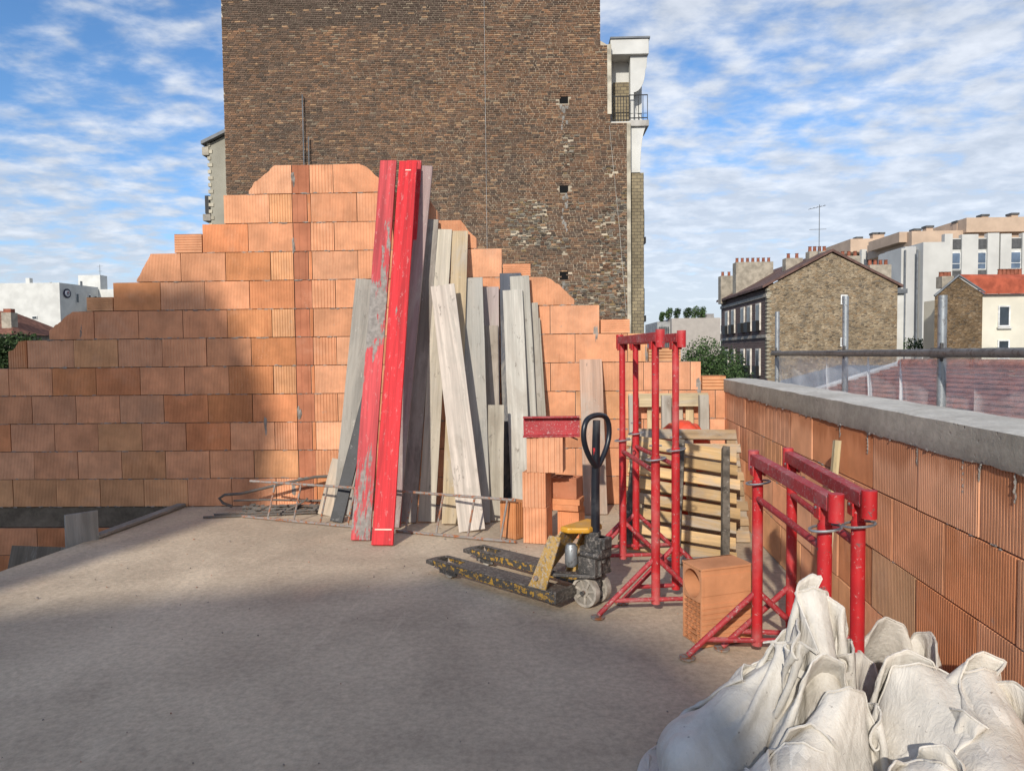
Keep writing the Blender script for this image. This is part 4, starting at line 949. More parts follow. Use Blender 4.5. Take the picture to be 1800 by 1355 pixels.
# ------------------------------------------------------------------ stone gable house
M_PLUM0 = plain('plum_render', (.13, .09, .08))
sh = empty('stone_gable_house', (13.1, 40, -8)); tag(sh, 'old house with a rubble stone gable, brick street front and chimney pots', 'house')
def m_rubble(name, cols, sx=1.):
    n = NT(name); v = n.n('ShaderNodeTexVoronoi'); v.inputs['Scale'].default_value = 5.6*sx; v.inputs['Randomness'].default_value = .95; n.put(v.inputs['Vector'], n.coord((1, 1, 2.3), False))
    e = n.vor(5.6*sx, (1, 1, 2.3), 'DISTANCE_TO_EDGE', 'Distance', False)
    r_ = n.n('ShaderNodeValToRGB'); sp_ = n.n('ShaderNodeSeparateColor'); n.put(sp_.inputs[0], v.outputs['Color']); n.put(r_.inputs[0], sp_.outputs[0])
    el = r_.color_ramp.elements; el[0].color = (*cols[0], 1); el[1].color = (*cols[-1], 1)
    for i, c in enumerate(cols[1:-1]): q = el.new((i+1)/(len(cols)-1)); q.color = (*c, 1)
    c = n.mix(n.rng(e, .0, .09, 1, 0), r_.outputs[0], cols[1]); c = n.val(c, n.rng(n.noise(1.6, 5, rnd=False), .3, .7, .72, 1.2))
    return n.done(c, .95, n.rng(e, 0, .14), .7, .05, 0, .1)
M_RUB = m_rubble('rubble_stone', [(.11, .088, .066), (.36, .285, .195), (.26, .18, .105), (.41, .33, .225), (.15, .13, .105)])
M_RUB2 = m_rubble('dark_rubble', [(.09, .065, .045), (.22, .15, .085), (.15, .10, .06), (.26, .19, .12), (.10, .085, .07)], 1.2)
mb = MB(); mb.prism([(0, 0), (7.05, 0), (7.05, 13.28), (3.45, 15.05), (0, 13.26)], lambda a, b, d: (a, d, b), 0, .4); mb.build('gable_wall', M_RUB, sh); MB().bx(.45, 7.0, .4, 11, 0, 13.2).build('body', M_PLUM0, sh)
n = NT('plum_brick'); bt = n.n('ShaderNodeTexBrick'); bt.inputs['Scale'].default_value = 1; bt.inputs['Brick Width'].default_value = .5; bt.inputs['Row Height'].default_value = .16; bt.inputs['Mortar Size'].default_value = .014
bt.inputs['Color1'].default_value = (.15, .095, .085, 1); bt.inputs['Color2'].default_value = (.105, .07, .066, 1); bt.inputs['Mortar'].default_value = (.19, .16, .14, 1)
cx_ = n.n('ShaderNodeSeparateXYZ'); n.put(cx_.inputs[0], n.coord(rnd=False)); cb_ = n.n('ShaderNodeCombineXYZ'); n.put(cb_.inputs[0], cx_.outputs[1]); n.put(cb_.inputs[1], cx_.outputs[2]); n.put(bt.inputs['Vector'], cb_.outputs[0])
M_PLUM = n.done(bt.outputs['Color'], .9)
fa = Vector((.35, 11, 0)); # street front runs back from the corner
mb = MB(); mb.add([(-.06, .02, 0), (.30, 11, 0), (.30, 11, 13.2), (-.06, .02, 13.2), (.2, 0, 0), (.5, 11, 0), (.5, 11, 13.2), (.2, 0, 13.2)], [(0, 3, 2, 1), (4, 5, 6, 7), (0, 4, 7, 3), (1, 2, 6, 5), (3, 7, 6, 2)]); mb.build('front_wall', M_PLUM, sh)
for i in range(24): MB().bx(-.10, .06 if i % 2 else .16, -.05, .2, 8.2+i*.21, 8.2+i*.21+.14).build('quoin', plain('quoin_stone_%d' % i, (.30, .27, .2)) if i == 0 else bpy.data.materials['quoin_stone_0'], sh)
M_SHUT = plain('pale_stone_surround', (.62, .58, .52), .8)
for fl_, z0 in enumerate((10.9, 8.3, 5.8)):
    for j, yy in enumerate((1.2, 3.1, 4.6, 7.0, 8.7)):
        xx = -.06+.36*yy/11-.06
        f_ = MB().bx(xx-.03, xx+.06, yy, yy+.75, z0, z0+1.55).build('window', M_SHUT, sh)
        MB().bx(xx-.05, xx+.05, yy+.14, yy+.62, z0+.1, z0+1.45).build('pane', M_GLASS, f_)
        MB().bx(xx-.22, xx+.0, yy+.02, yy+.72, z0-.05, z0+.55).build('balcony', M_IRON, f_)
mb = MB()
for z0 in (12.7, 10.45): mb.add([(-.14, -.03, z0), (.22, 11, z0), (.22, 11, z0+.18), (-.14, -.03, z0+.18), (.1, -.03, z0), (.4, 11, z0), (.4, 11, z0+.18), (.1, -.03, z0+.18)], [(0, 3, 2, 1), (4, 5, 6, 7), (0, 4, 7, 3), (3, 7, 6, 2), (0, 1, 5, 4), (1, 2, 6, 5)])
mb.build('string_course', plain('string_course_stone', (.36, .32, .27)), sh)
rf = MB(); rf.add([(-.35, -.12, 13.18), (3.45, -.12, 15.13), (3.45, 11.2, 15.13), (-.0, 11.2, 13.18), (-.35, -.12, 13.32), (3.45, -.12, 15.27), (3.45, 11.2, 15.27), (-.0, 11.2, 13.32)], [(0, 1, 2, 3), (7, 6, 5, 4), (0, 4, 5, 1), (3, 2, 6, 7), (0, 3, 7, 4)])
rf.add([(7.3, -.12, 13.12), (3.45, -.12, 15.13), (3.45, 11.2, 15.13), (7.3, 11.2, 13.12), (7.3, -.12, 13.26), (3.45, -.12, 15.27), (3.45, 11.2, 15.27), (7.3, 11.2, 13.26)], [(3, 2, 1, 0), (4, 5, 6, 7), (1, 5, 4, 0), (7, 6, 2, 3), (4, 7, 3, 0)])
roof = rf.build('roof', plain('brown_roof', (.13, .075, .062), .8, .3), sh)
M_CHIM = plain('chimney_render', (.34, .30, .24), .9)
for (x0, x1, y0, y1, z0, z1, np_) in ((.2, 2.6, 7.0, 7.8, 13.2, 15.5, 7), (-.1, 1.2, 9.6, 10.3, 13, 14.9, 3), (2.0, 3.0, 3.0, 3.6, 14, 15.2, 2), (3.0, 4.1, 2.0, 2.6, 14.6, 15.45, 4), (4.3, 6.1, 2.4, 3.0, 14.0, 15.2, 5), (6.0, 7.2, 1.0, 1.7, 13, 14.5, 4)):
    c_ = MB().bx(x0, x1, y0, y1, z0, z1).build('chimney', M_CHIM, sh); pots(c_, x0, x1, (y0+y1)/2, z1, np_, .30)
an = MB(); an.tube([(3.35, 1.5, 15.2), (3.35, 1.5, 18.0)], .022, 5); an.tube([(2.75, 1.5, 17.75), (3.7, 1.5, 17.95)], .016, 4); an.tube([(2.8, 1.5, 16.6), (3.75, 1.5, 16.62)], .016, 4)
for q in range(5): an.tube([(2.8+.2*q, 1.3, 17.77+.045*q), (2.8+.2*q, 1.7, 17.77+.045*q)], .01, 4)
an.build('antenna', M_ZINC, sh)
win(sh, 3.95, 4.32, 12.22, 12.75, -.03); win(sh, 3.95, 4.28, 9.9, 10.4, -.03)
MB().bx(7.0, 7.5, .2, 6, 0, 13.0).build('side_strip', M_WHITE, sh)
MB().bx(7.05, 7.6, .0, 6, 12.8, 13.05).build('side_roof', M_ZINC, sh)
# ------------------------------------------------------------------ white apartment blocks
def panels(parent, cols, y, ztop, zbot, wm_):
    for i, (x0, x1, kind) in enumerate(cols):
        if kind == 'p': MB().bx(x0, x1, y, y+.6, zbot, ztop-random.uniform(0, .15)).build('wall_panel', wm_, parent)
        else:
            MB().bx(x0, x1, y+.25, y+.6, zbot, ztop-.5).build('window_bay', M_WHITE, parent)
            z = ztop-.6
            MB().bx(x0, x1, y+.15, y+.3, z-1.0, z).build('dark_panel', M_BLIND, parent); z -= 1.35
            while z-2.6 > zbot:
                f_ = MB().bx(x0+.02, x1-.02, y+.18, y+.3, z-1.75, z).build('window', M_FRAME, parent)
                MB().bx(x0+.1, x1-.1, y+.14, y+.22, z-1.1, z-.08).build('pane', M_SKYGLASS, f_); MB().bx(x0+.1, x1-.1, y+.14, y+.22, z-1.68, z-1.18).build('pane', M_SKYGLASS, f_)
                MB().bx(x0, x1, y+.15, y+.3, z-2.55, z-1.85).build('dark_panel', M_BLIND, parent); z -= 2.85
M_SKYGLASS = plain('blue_glass', (.10, .14, .20), .15, .35, .6, 0, 10, .7)
M_APT = plain('white_cladding', (.52, .51, .475), .75, .08, .5, .05, 4); M_BEIGE = plain('beige_render', (.50, .37, .27), .85, .12, .6)
ap = empty('white_apartment_block', (0, 75, -8)); tag(ap, 'long white apartment block with beige roof storey above the red roofed house', 'building')
MB().bx(43.2, 75, .65, 16, 0, 20.6).build('body', M_APT, ap)
panels(ap, [(42.5, 43.3, 'p'), (43.3, 44.25, 'w'), (44.25, 45.9, 'p'), (45.9, 46.85, 'w'), (46.85, 48.0, 'p'), (48.15, 49.25, 'p'), (49.25, 50.35, 'w'), (50.35, 55, 'p'), (55, 56.1, 'w'), (56.1, 60, 'p')], 0, 21.6, 4, M_APT)
MB().bx(40.2, 60, 2, 12, 20.5, 22.2).build('roof_storey', M_BEIGE, ap); MB().bx(45.5, 60, 1.4, 12, 21.9, 23.4).build('roof_storey', M_BEIGE, ap)
MB().bx(39.4, 43, 3, 10, 21.2, 22.3).build('roof_storey', M_BEIGE, ap)
for x, z in ((41.3, 22.4), (42.6, 22.7), (45.8, 23.2), (46.9, 23.3), (48.4, 23.8), (51.5, 23.9)):
    c_ = MB().bx(x-.35, x+.35, 3, 3.8, z-.9, z).build('roof_stack', M_BEIGE, ap); MB().bx(x-.42, x+.42, 2.9, 3.9, z, z+.22).build('cowl', M_BLIND, c_)
ap2 = empty('white_tower_wing', (0, 66, -8)); tag(ap2, 'plain white blank walled wing of flats beside the rubble gable', 'building')
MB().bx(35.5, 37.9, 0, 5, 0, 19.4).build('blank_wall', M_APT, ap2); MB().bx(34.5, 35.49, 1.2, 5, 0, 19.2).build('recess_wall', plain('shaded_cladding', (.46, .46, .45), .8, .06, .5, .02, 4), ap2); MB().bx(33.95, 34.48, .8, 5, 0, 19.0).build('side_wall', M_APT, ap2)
for x in (34.2, 35.3): MB().tube([(x, .6, 0), (x, .6, 18.8)], .09, 6).build('downpipe', M_ZINC, ap2)
ap3 = empty('far_apartment_block', (0, 88, -8)); tag(ap3, 'further white apartment block with beige top behind the stone gable', 'building')
MB().bx(38.5, 54, .5, 12, 0, 21).build('body', M_APT, ap3)
panels(ap3, [(40.0, 40.6, 'p'), (40.6, 41.5, 'w'), (41.5, 43.1, 'p'), (43.1, 44.1, 'w'), (44.1, 45.4, 'p'), (45.4, 46.4, 'w'), (46.4, 48.0, 'p'), (48.0, 50.5, 'p')], 0, 22.0, 6, M_APT)
MB().bx(39.3, 48.0, 1.5, 10, 21.8, 23.4).build('roof_storey', M_BEIGE, ap3); MB().bx(47.6, 50.6, 1.2, 8, 22.0, 23.1).build('roof_storey', M_BEIGE, ap3)
for x, z in ((40.6, 23.5), (42.6, 24.0), (43.3, 24.0), (47.2, 24.0), (49.4, 23.8)): c_ = MB().bx(x-.35, x+.35, 2, 2.8, z-.9, z).build('roof_stack', M_BEIGE, ap3); MB().bx(x-.42, x+.42, 1.9, 2.9, z, z+.22).build('cowl', M_BLIND, c_)
ap4 = empty('glazed_block', (0, 70, -8)); tag(ap4, 'narrow block with dark blue glazing left of the blank white wing', 'building')
MB().bx(35.3, 36.3, 0, 4, 0, 19.3).build('body', M_APT, ap4); MB().bx(35.35, 36.25, -.1, .05, 12.8, 19.0).build('glazing', M_SKYGLASS, ap4)
# ------------------------------------------------------------------ cream house with red roof
ch = empty('cream_house', (18.9, 34, -8)); tag(ch, 'cream house with a rubble gable and a bright red tiled roof', 'house')
mb = MB(); mb.prism([(-.05, 0), (2.15, 0), (2.15, 12.28), (1.0, 13.05), (-.05, 12.15)], lambda a, b, d: (a+.60*d, d, b), 0, 4); mb.build('gable_wall', M_RUB2, ch)
MB().bx(2.15, 9, .15, 5, 0, 12.25).build('front_wall', plain('cream_render', (.66, .62, .51), .85, .08, .8), ch)
rf = MB(); rf.add([(2.2, -.1, 12.24), (9.2, -.1, 12.24), (9.6, 1.1, 13.05), (1.05, .0, 13.05), (2.2, -.1, 12.36), (9.2, -.1, 12.36), (9.6, 1.1, 13.17), (1.05, .0, 13.17)], [(0, 1, 2, 3), (7, 6, 5, 4), (0, 4, 5, 1), (1, 5, 6, 2), (2, 6, 7, 3), (3, 7, 4, 0)])
rf.build('roof', plain('red_roof_tiles', (.36, .085, .045), .85, .25, 3, .5, 14), ch)
mb = MB(); mb.tube([(-.1, -.06, 12.18), (1.0, -.06, 13.12), (2.2, -.06, 12.32)], .06, 5); mb.build('verge', M_ZINC, ch)
c_ = MB().bx(3.55, 4.6, .7, 1.4, 12.6, 13.2).build('chimney', M_CHIM, ch); pots(c_, 3.5, 4.6, 1.05, 13.2, 6, .3)
c_ = MB().bx(.55, 1.1, .5, 1.0, 12.6, 13.15).build('chimney', M_CHIM, ch); pots(c_, .55, 1.1, .75, 13.15, 3, .22)
win(ch, 2.95, 3.50, 10.72, 11.70, .12); win(ch, 2.95, 3.50, 9.2, 10.1, .12); win(ch, 5.2, 5.8, 10.72, 11.7, .12)
MB().bx(2.9, 3.55, .02, .2, 10.62, 10.70).build('sill', M_WHITE, ch)
# ------------------------------------------------------------------ left-hand white building with round emblem
lb = empty('white_flat_roofed_building', (-40.4, 60, -8)); tag(lb, 'white flat roofed building with a round dark emblem on its side', 'building')
mb = MB(); mb.prism([(0, 0), (.65, 4.4), (0, 5), (-6, 6), (-6.4, .0), (-5.1, -.15)], lambda a, b, d: (a, b, d), 0, 16.2); mb.build('body', M_WHITE, lb)
MB().bx(-7.5, -5.0, .4, 6, 0, 15.7).build('rear_part', M_WHITE, lb)
for (x, z) in ((-3.15, 13.25), (-2.2, 13.25), (-3.15, 11.95), (-2.2, 11.95), (-2.2, 10.7)):
    f_ = MB().bx(x-.22, x+.22, -.12, .05, z-.13, z+.13).build('window', M_FRAME, lb); MB().bx(x-.17, x+.17, -.15, -.1, z-.09, z+.09).build('pane', M_GLASS, f_)
def sidep(t, z, off=.0): return Vector((.65*t+off*.99, 4.4*t-off*.146, z))
mb = MB()
em = empty('emblem'); em.parent = lb; em.location = sidep(.17, 15.35, .04); em.rotation_euler = (0, 0, math.atan2(4.4, .65))
M_NAVY = plain('navy_paint', (.012, .012, .035), .5); M_EMW = plain('emblem_white', (.6, .6, .62), .6)
MB().tube([(0, .0, 0), (0, -.05, 0)], .40, 32).build('ring', M_NAVY, em); MB().tube([(0, -.05, 0), (0, -.07, 0)], .27, 32).build('disc', M_EMW, em)
t_ = MB(); t_.tube([(math.cos(a)*.05*a*.5, -.08, math.sin(a)*.05*a*.5) for a in [i*.4+.8 for i in range(16)]], .025, 5); t_.build('mark', M_NAVY, em); MB().bx(-.04, .16, -.09, -.07, .05, .12).build('red_mark', plain('emblem_red', (.4, .05, .05)), em)
for t0, z0, z1 in ((.40, 14.55, 15.5), (.72, 14.9, 15.5), (.88, 14.9, 15.45), (.40, 12.6, 13.6)):
    q0, q1 = sidep(t0, 0, .03), sidep(t0+.07, 0, .03); f_ = MB().add([(q0.x, q0.y, z0), (q1.x, q1.y, z0), (q1.x, q1.y, z1), (q0.x, q0.y, z1)], [(0, 1, 2, 3)]).build('window', M_FRAME, lb)
    q0, q1 = sidep(t0+.01, 0, .05), sidep(t0+.06, 0, .05); MB().add([(q0.x, q0.y, z0+.1), (q1.x, q1.y, z0+.1), (q1.x, q1.y, z1-.1), (q0.x, q0.y, z1-.1)], [(0, 1, 2, 3)]).build('pane', M_GLASS, f_)
MB().bx(-1.56, .5, 5.0, 6.1, 16.0, 17.4).build('roof_house', M_WHITE, lb); MB().bx(-3, 2.1, 4.45, 10, 0, 16.02).build('rear_wing', M_WHITE, lb)
MB().bx(.9, 1.9, 2.6, 4.4, 0, 14.4).build('annex', plain('cream_annex', (.5, .44, .33)), lb)
c_ = MB().bx(-3.65, -3.3, 1, 1.4, 16.2, 16.75).build('chimney', M_WHITE, lb)
an = MB(); an.tube([(.2, 5.5, 17.3), (.2, 5.5, 18.4)], .02, 4); an.tube([(-.05, 5.5, 18.25), (.5, 5.5, 18.27)], .015, 4); an.tube([(.05, 5.5, 17.8), (.4, 5.5, 17.8)], .015, 4); an.build('antenna', M_ZINC, lb)
for x, z in ((.95, 16.35), (-1.75, 16.3)): MB().tube([(x, 1.5, 16.1), (x, 1.5, z+.1)], .1, 6).build('vent', M_ZINC, lb)
hl = empty('brown_roofed_house', (-35.0, 45, -8)); tag(hl, 'small brown roofed house with a chimney at the far left behind the tree', 'house')
MB().bx(-4, 1.35, 0, 6, 0, 11.35).build('wall', plain('old_render', (.30, .27, .22)), hl)
mb = MB(); mb.add([(-4.3, -.3, 11.3), (1.7, -.3, 11.3), (1.7, 6.3, 11.3), (-4.3, 6.3, 11.3), (-3.0, 3, 13.2), (-.5, 3, 12.9)], [(0, 1, 5, 4), (1, 2, 5), (2, 3, 4, 5), (3, 0, 4), (3, 2, 1, 0)]); mb.build('roof', plain('brown_tiles', (.20, .09, .06), .9, .3, 3), hl)
MB().bx(.35, 1.0, .6, 1.2, 11.4, 12.75).build('chimney', M_CHIM, hl); MB().bx(.42, .92, .7, 1.1, 12.75, 13.0).build('chimney_pot', M_POT, hl)
win(hl, -.3, .2, 9.9, 10.9, -.03)
# ------------------------------------------------------------------ grey building and white flats in the gap, right of the gable
gb = empty('grey_rendered_building', (0, 70, -8)); tag(gb, 'plain grey rendered building with a planted roof terrace in the gap', 'building')
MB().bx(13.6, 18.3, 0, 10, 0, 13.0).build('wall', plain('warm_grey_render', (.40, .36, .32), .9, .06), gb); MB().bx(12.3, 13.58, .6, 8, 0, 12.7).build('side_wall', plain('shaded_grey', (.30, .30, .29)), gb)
for i in range(5): MB().bx(12.5+i*.2, 12.6+i*.2, .5, .62, 10.2, 12.2).build('window', M_GLASS, gb)
MB().bx(17.2, 18.2, 2, 4, 13, 13.5).build('parapet', plain('planter_grey', (.25, .24, .23)), gb)
wf = empty('white_balcony_flats', (0, 85, -8)); tag(wf, 'sliver of white flats with dark balconies left of the plum brick front', 'building')
MB().bx(21.4, 25, 0, 8, 0, 13.6).build('body', M_WHITE, wf)
for z in (9.4, 11.3): MB().bx(21.4, 25, -.4, .0, z, z+.5).build('balcony', M_BLIND, wf); win(wf, 22.2, 22.9, z+.7, z+1.6, -.03)
# ------------------------------------------------------------------ trees
def leafmat(name, c1, c2):
    n = NT(name); oi = n.n('ShaderNodeVertexColor'); oi.layer_name = 'Col'
    n.done(n.mix(n.noise(1.5, 3), oi.outputs[0], c2), .7, None, spec=.2)
    n.b.inputs['Subsurface Weight'].default_value = 0; return n.m
M_LEAF = leafmat('leaves', (.05, .09, .03), (.045, .075, .03)); M_BARK = plain('bark', (.10, .08, .06), .9, .3, 5)
def tree(name, label, base, ht, blobs, nl, ls, cols, cat='tree', stems=5):
    t = empty(name, base); tag(t, label, cat); mb = MB()
    top = Vector((0, 0, ht*.55)); mb.tube([(0, 0, 0), (.03, 0, ht*.3), top], [.06*ht**.5, .05*ht**.5, .03*ht**.5], 8)
    for c, r in blobs[:stems]: mb.tube([(0, 0, ht*.3), Vector(c)*.6+Vector((0, 0, ht*.18)), Vector(c)], [.03*ht**.5, .02*ht**.5, .006], 6)
    mb.build('trunk', M_BARK, t)
    lv = MB(); tot = sum(r[0]*r[1]*r[2] for _, r in blobs)
    for c, r in blobs:
        for _ in range(int(nl*r[0]*r[1]*r[2]/tot)+8):
            d = Vector((random.gauss(0, 1), random.gauss(0, 1), random.gauss(0, 1))).normalized()*(random.random()**.28)
            if noise.noise(d*2.1+Vector(c)) < -.22: continue
            p = Vector(c)+Vector((d.x*r[0], d.y*r[1], d.z*r[2]))*random.uniform(.85, 1.12)
            q = Matrix.Rotation(random.uniform(0, 6.28), 3, Vector((random.gauss(0, 1), random.gauss(0, 1), random.gauss(0, 1))).normalized()); s_ = ls*random.uniform(.6, 1.3)
            k = random.uniform(.65, 1.35); cc = random.choice(cols)
            lv.add([p+q @ Vector(v)*s_ for v in ((-.5, 0, 0), (0, -.32, .05), (.6, 0, 0), (0, .32, .05))], [(0, 1, 2, 3)], tuple(x*k for x in cc))
    m = bpy.data.meshes.new('crown'); m.from_pydata(lv.v, [], lv.f); at = m.color_attributes.new('Col', 'FLOAT_COLOR', 'CORNER')
    at.data.foreach_set('color', np.repeat(np.array([(*c, 1) for c in lv.c], np.float32), 4, axis=0).ravel()); m.update()
    ob('crown', m, M_LEAF, t); return t
GRN = [(.07, .13, .032), (.10, .18, .045), (.04, .075, .022), (.14, .20, .08), (.05, .10, .03)]; DGR = [(.02, .042, .018), (.03, .055, .02), (.015, .03, .014)]
tree('green_tree', 'bright green leafy tree in front of the grey building', (6.55, 26, -7.2), 8.6, [((-.3, 0, 8.7), (.75, .8, .75)), ((.35, .1, 8.2), (.75, .8, .7)), ((-.8, 0, 8.0), (.7, .7, .6)), ((.1, 0, 7.5), (1.2, .9, .7)), ((-.6, 0, 7.2), (.9, .8, .8))], 12000, .085, GRN)
tree('dark_tree', 'dark evergreen tree at the corner of the plum brick house', (7.75, 29, -7.3), 8, [((-.9, 0, 8.4), (.9, .8, .8)), ((.1, 0, 8.3), (.8, .8, .9)), ((-.3, 0, 7.4), (1.3, 1, 1.1)), ((.5, 0, 7.4), (.8, .9, 1.0))], 9000, .12, DGR)
tree('garden_tree', 'leafy tree at the far left behind the block wall', (-18.5, 25, -7.15), 8.8, [((0, 0, 9.3), (.85, .8, .55)), ((-.6, 0, 9.0), (1.0, .9, .75)), ((.55, 0, 9.0), (.6, .6, .4)), ((0, 0, 8.3), (1.1, .9, .8)), ((-1.2, 0, 8.2), (1, .9, .9))], 9000, .13, [(.035, .06, .018), (.05, .085, .025), (.025, .045, .014), (.06, .09, .03)])
for i, (x, s_, g_) in enumerate(((12.9, .35, 0), (13.6, .5, 0), (14.4, .45, 1), (15.4, .55, 1), (16.1, .8, 0), (16.8, .65, 0))):
    tree('terrace_shrub', ('small shrub at the left end of the planted roof terrace', 'rounded shrub second from the left on the roof terrace', 'dark shrub third from the left on the roof terrace', 'bushy shrub fourth from the left on the roof terrace', 'tallest shrub on the planted roof terrace', 'shrub at the right end of the roof terrace')[i], (x, 71.5, 5.0 if x > 13.4 else 4.7), 1.0, [((0, 0, .5), (s_*.7, .5, .55)), ((.2, 0, .8), (s_*.5, .4, s_*.6))], 700, .16, GRN if g_ == 0 else DGR, 'shrub', 2)
tree('bare_shrub', 'thin brown leafed shrub against the blank white wall', (23.6, 42, -8), 10.4, [((0, 0, 10.8), (.9, .4, .8)), ((.6, 0, 11.8), (.6, .4, .6)), ((-.3, 0, 11.7), (.6, .3, .4)), ((.3, 0, 10.2), (1.0, .5, .7))], 900, .12, [(.07, .055, .035), (.10, .075, .05), (.05, .05, .03)], 'shrub')
tree('low_greenery', 'low green bush between the stone house and the cream house', (22.3, 42.5, -8), 9, [((0, 0, 9.9), (1.0, .6, .5)), ((.8, 0, 9.7), (.7, .5, .4))], 1500, .13, [(.06, .10, .03), (.04, .07, .02)], 'shrub')
# ------------------------------------------------------------------ unseen house masses behind the camera, shaped to cast shade on slab and wall
nb = empty('rear_shade_caster', (0, -8, -8)); tag(nb, 'tall unseen house mass shaped to shade the left of the wall', 'house')
M_NB = plain('pale_caster_render', (.72, .67, .58), .9, .06, .5)
def shx(px, py): return px-(tosun.x/tosun.y)*(py+8)*1.0
SX = -tosun.x/-tosun.y; SZ = tosun.z/-tosun.y
def cast(x, y, z): t = y+8; return (x+(tosun.x/-tosun.y)*t, z+SZ*t+8)
prof = [cast(-3.55, D, 2.50), cast(-3.55, D, -.3)]
a0, a1 = cast(-7.3, D, 2.52), cast(-3.56, D, 2.50)
mb = MB(); mb.prism([(a0[0], 0), (a1[0], 0), a1, (a0[0], a0[1])], lambda a, b, d: (a-.3*(-d), d, b), -4, 0); mb.build('tall_caster', M_NB, nb)  # unseen wing, outline projected back from the shade on the wall
b0, b1, b2 = cast(-3.555, D, 2.50), cast(-2.98, D, 1.25), cast(-3.20, D, .02)
mb = MB(); mb.prism([b0, b1, b2, (b2[0], 0), (b0[0]+.004, 0)], lambda a, b, d: (a, d, b), -.5, -.05); mb.build('slant_caster', M_NB, nb)  # added block, cut to give the slanted shade edge on the wall
def cast2(x, y, z=0): t = y+11; return (x+(tosun.x/-tosun.y)*t, z+SZ*t+8)
nb2 = empty('far_shade_caster', (0, -11, -8)); tag(nb2, 'unseen gabled house mass shaped to shade the near slab', 'house')
g0, g1, g2, g3, g4 = cast2(-4.6, 4.2), cast2(-2.3, 5.0), cast2(-.6, 5.4), cast2(.75, 4.1), cast2(1.05, 3.2)
mb = MB(); mb.prism([(g0[0], 0), (g4[0], 0), g4, g3, g2, g1, g0], lambda a, b, d: (a-.28*(-d), d, b), -3, 0); mb.build('wall', M_NB, nb2)  # unseen gable, outline projected back from the shade edge on the slab
# ------------------------------------------------------------------ woven rubble sacks: cloth settled over their contents
NB_, NV, BW = 84, 60, 11          # columns, rows (first BW rows are the bottom disc)
POSTS = [(1.165, 2.86, .05), (1.325, 2.92, .05)]
bags = [  # centre, radius, sack height, contents (ellipsoids), pins (column angle, row fraction, target)
 dict(c=(.72, 2.74), r=.31, h=.78, e=[(.70, 2.74, .10, .22, .20, .15), (.60, 2.66, .10, .12, .12, .13), (.82, 2.78, .24, .12, .11, .12)], pins=[(35, 1., (.99, 2.84, .52)), (215, 1., (.95, 2.80, .46)), (75, 1., (1.05, 2.80, .60)), (255, 1., (1.01, 2.77, .55)), (140, 1., (.84, 2.84, .42))]),
 dict(c=(1.03, 2.68), r=.27, h=1.06, e=[(1.02, 2.68, .13, .17, .17, .17), (1.05, 2.70, .28, .09, .09, .10)], pins=[(90, 1., (1.085, 2.77, .81)), (270, 1., (1.075, 2.74, .77)), (60, 1., (1.13, 2.745, .73)), (0, 1., (1.20, 2.70, .58)), (150, 1., (1.0, 2.70, .66)), (225, 1., (.985, 2.63, .60))]),
 dict(c=(1.03, 2.46), r=.27, h=.98, e=[(1.03, 2.46, .14, .16, .16, .18), (1.06, 2.48, .30, .09, .09, .10)], pins=[(95, 1., (1.03, 2.52, .60)), (0, 1., (1.19, 2.46, .45)), (270, 1., (1.08, 2.44, .52))]),
 dict(c=(1.37, 2.48), r=.34, h=1.0, e=[(1.35, 2.47, .15, .22, .20, .19), (1.42, 2.42, .26, .11, .11, .12), (1.28, 2.50, .28, .10, .10, .10)], pins=[(80, 1., (1.34, 2.56, .60)), (260, 1., (1.36, 2.52, .57))]),
 dict(c=(1.45, 2.94), r=.28, h=.86, e=[(1.44, 2.95, .17, .18, .18, .21), (1.50, 2.88, .34, .12, .12, .13)], pins=[(100, 1., (1.46, 2.96, .57)), (10, 1., (1.61, 2.90, .53)), (190, 1., (1.32, 2.88, .46))]),
 dict(c=(1.49, 2.26), r=.29, h=1.0, e=[(1.47, 2.25, .17, .19, .22, .21), (1.52, 2.40, .36, .11, .15, .15), (1.44, 2.20, .32, .12, .12, .10)], pins=[(90, 1., (1.57, 2.50, .62)), (270, 1., (1.55, 2.46, .58)), (40, 1., (1.61, 2.40, .56)), (200, 1., (1.40, 2.32, .50))]),
 dict(c=(.84, 2.32), r=.28, h=.74, e=[(.82, 2.31, .12, .19, .18, .15), (.88, 2.35, .24, .10, .10, .11)], pins=[(60, 1., (.93, 2.38, .42)), (240, 1., (.89, 2.34, .38)), (150, 1., (.78, 2.36, .34))]),
 dict(c=(1.17, 2.14), r=.27, h=.78, e=[(1.16, 2.13, .14, .18, .18, .17), (1.20, 2.18, .28, .10, .10, .11)], pins=[(40, 1., (1.27, 2.20, .45)), (220, 1., (1.24, 2.16, .42)), (120, 1., (1.12, 2.20, .40))]),
]
blabels = ['sagging grey white rubble sack furthest left of the sack pile', 'white sack whose tall crumpled peak stands in front of the low trestle', 'white sack with a folded triangular flap in the middle of the pile',
           'big bulging white sack with a twisted neck right of the middle one', 'white sack slumped against the parapet at the back of the pile', 'white sack with a pointed corner at the right edge of the picture',
           'low white sack at the bottom edge in front of the leftmost sack', 'low white sack at the bottom edge in front of the twisted neck sack']
nbg = len(bags); X = np.zeros((nbg, NV, NB_, 3)); th = np.linspace(0, 2*np.pi, NB_, endpoint=False)
LH = np.zeros((nbg, NV, 1)); LV = np.zeros((nbg, NV-1, 1)); W = np.ones((nbg, NV, NB_, 1)); PIN = []
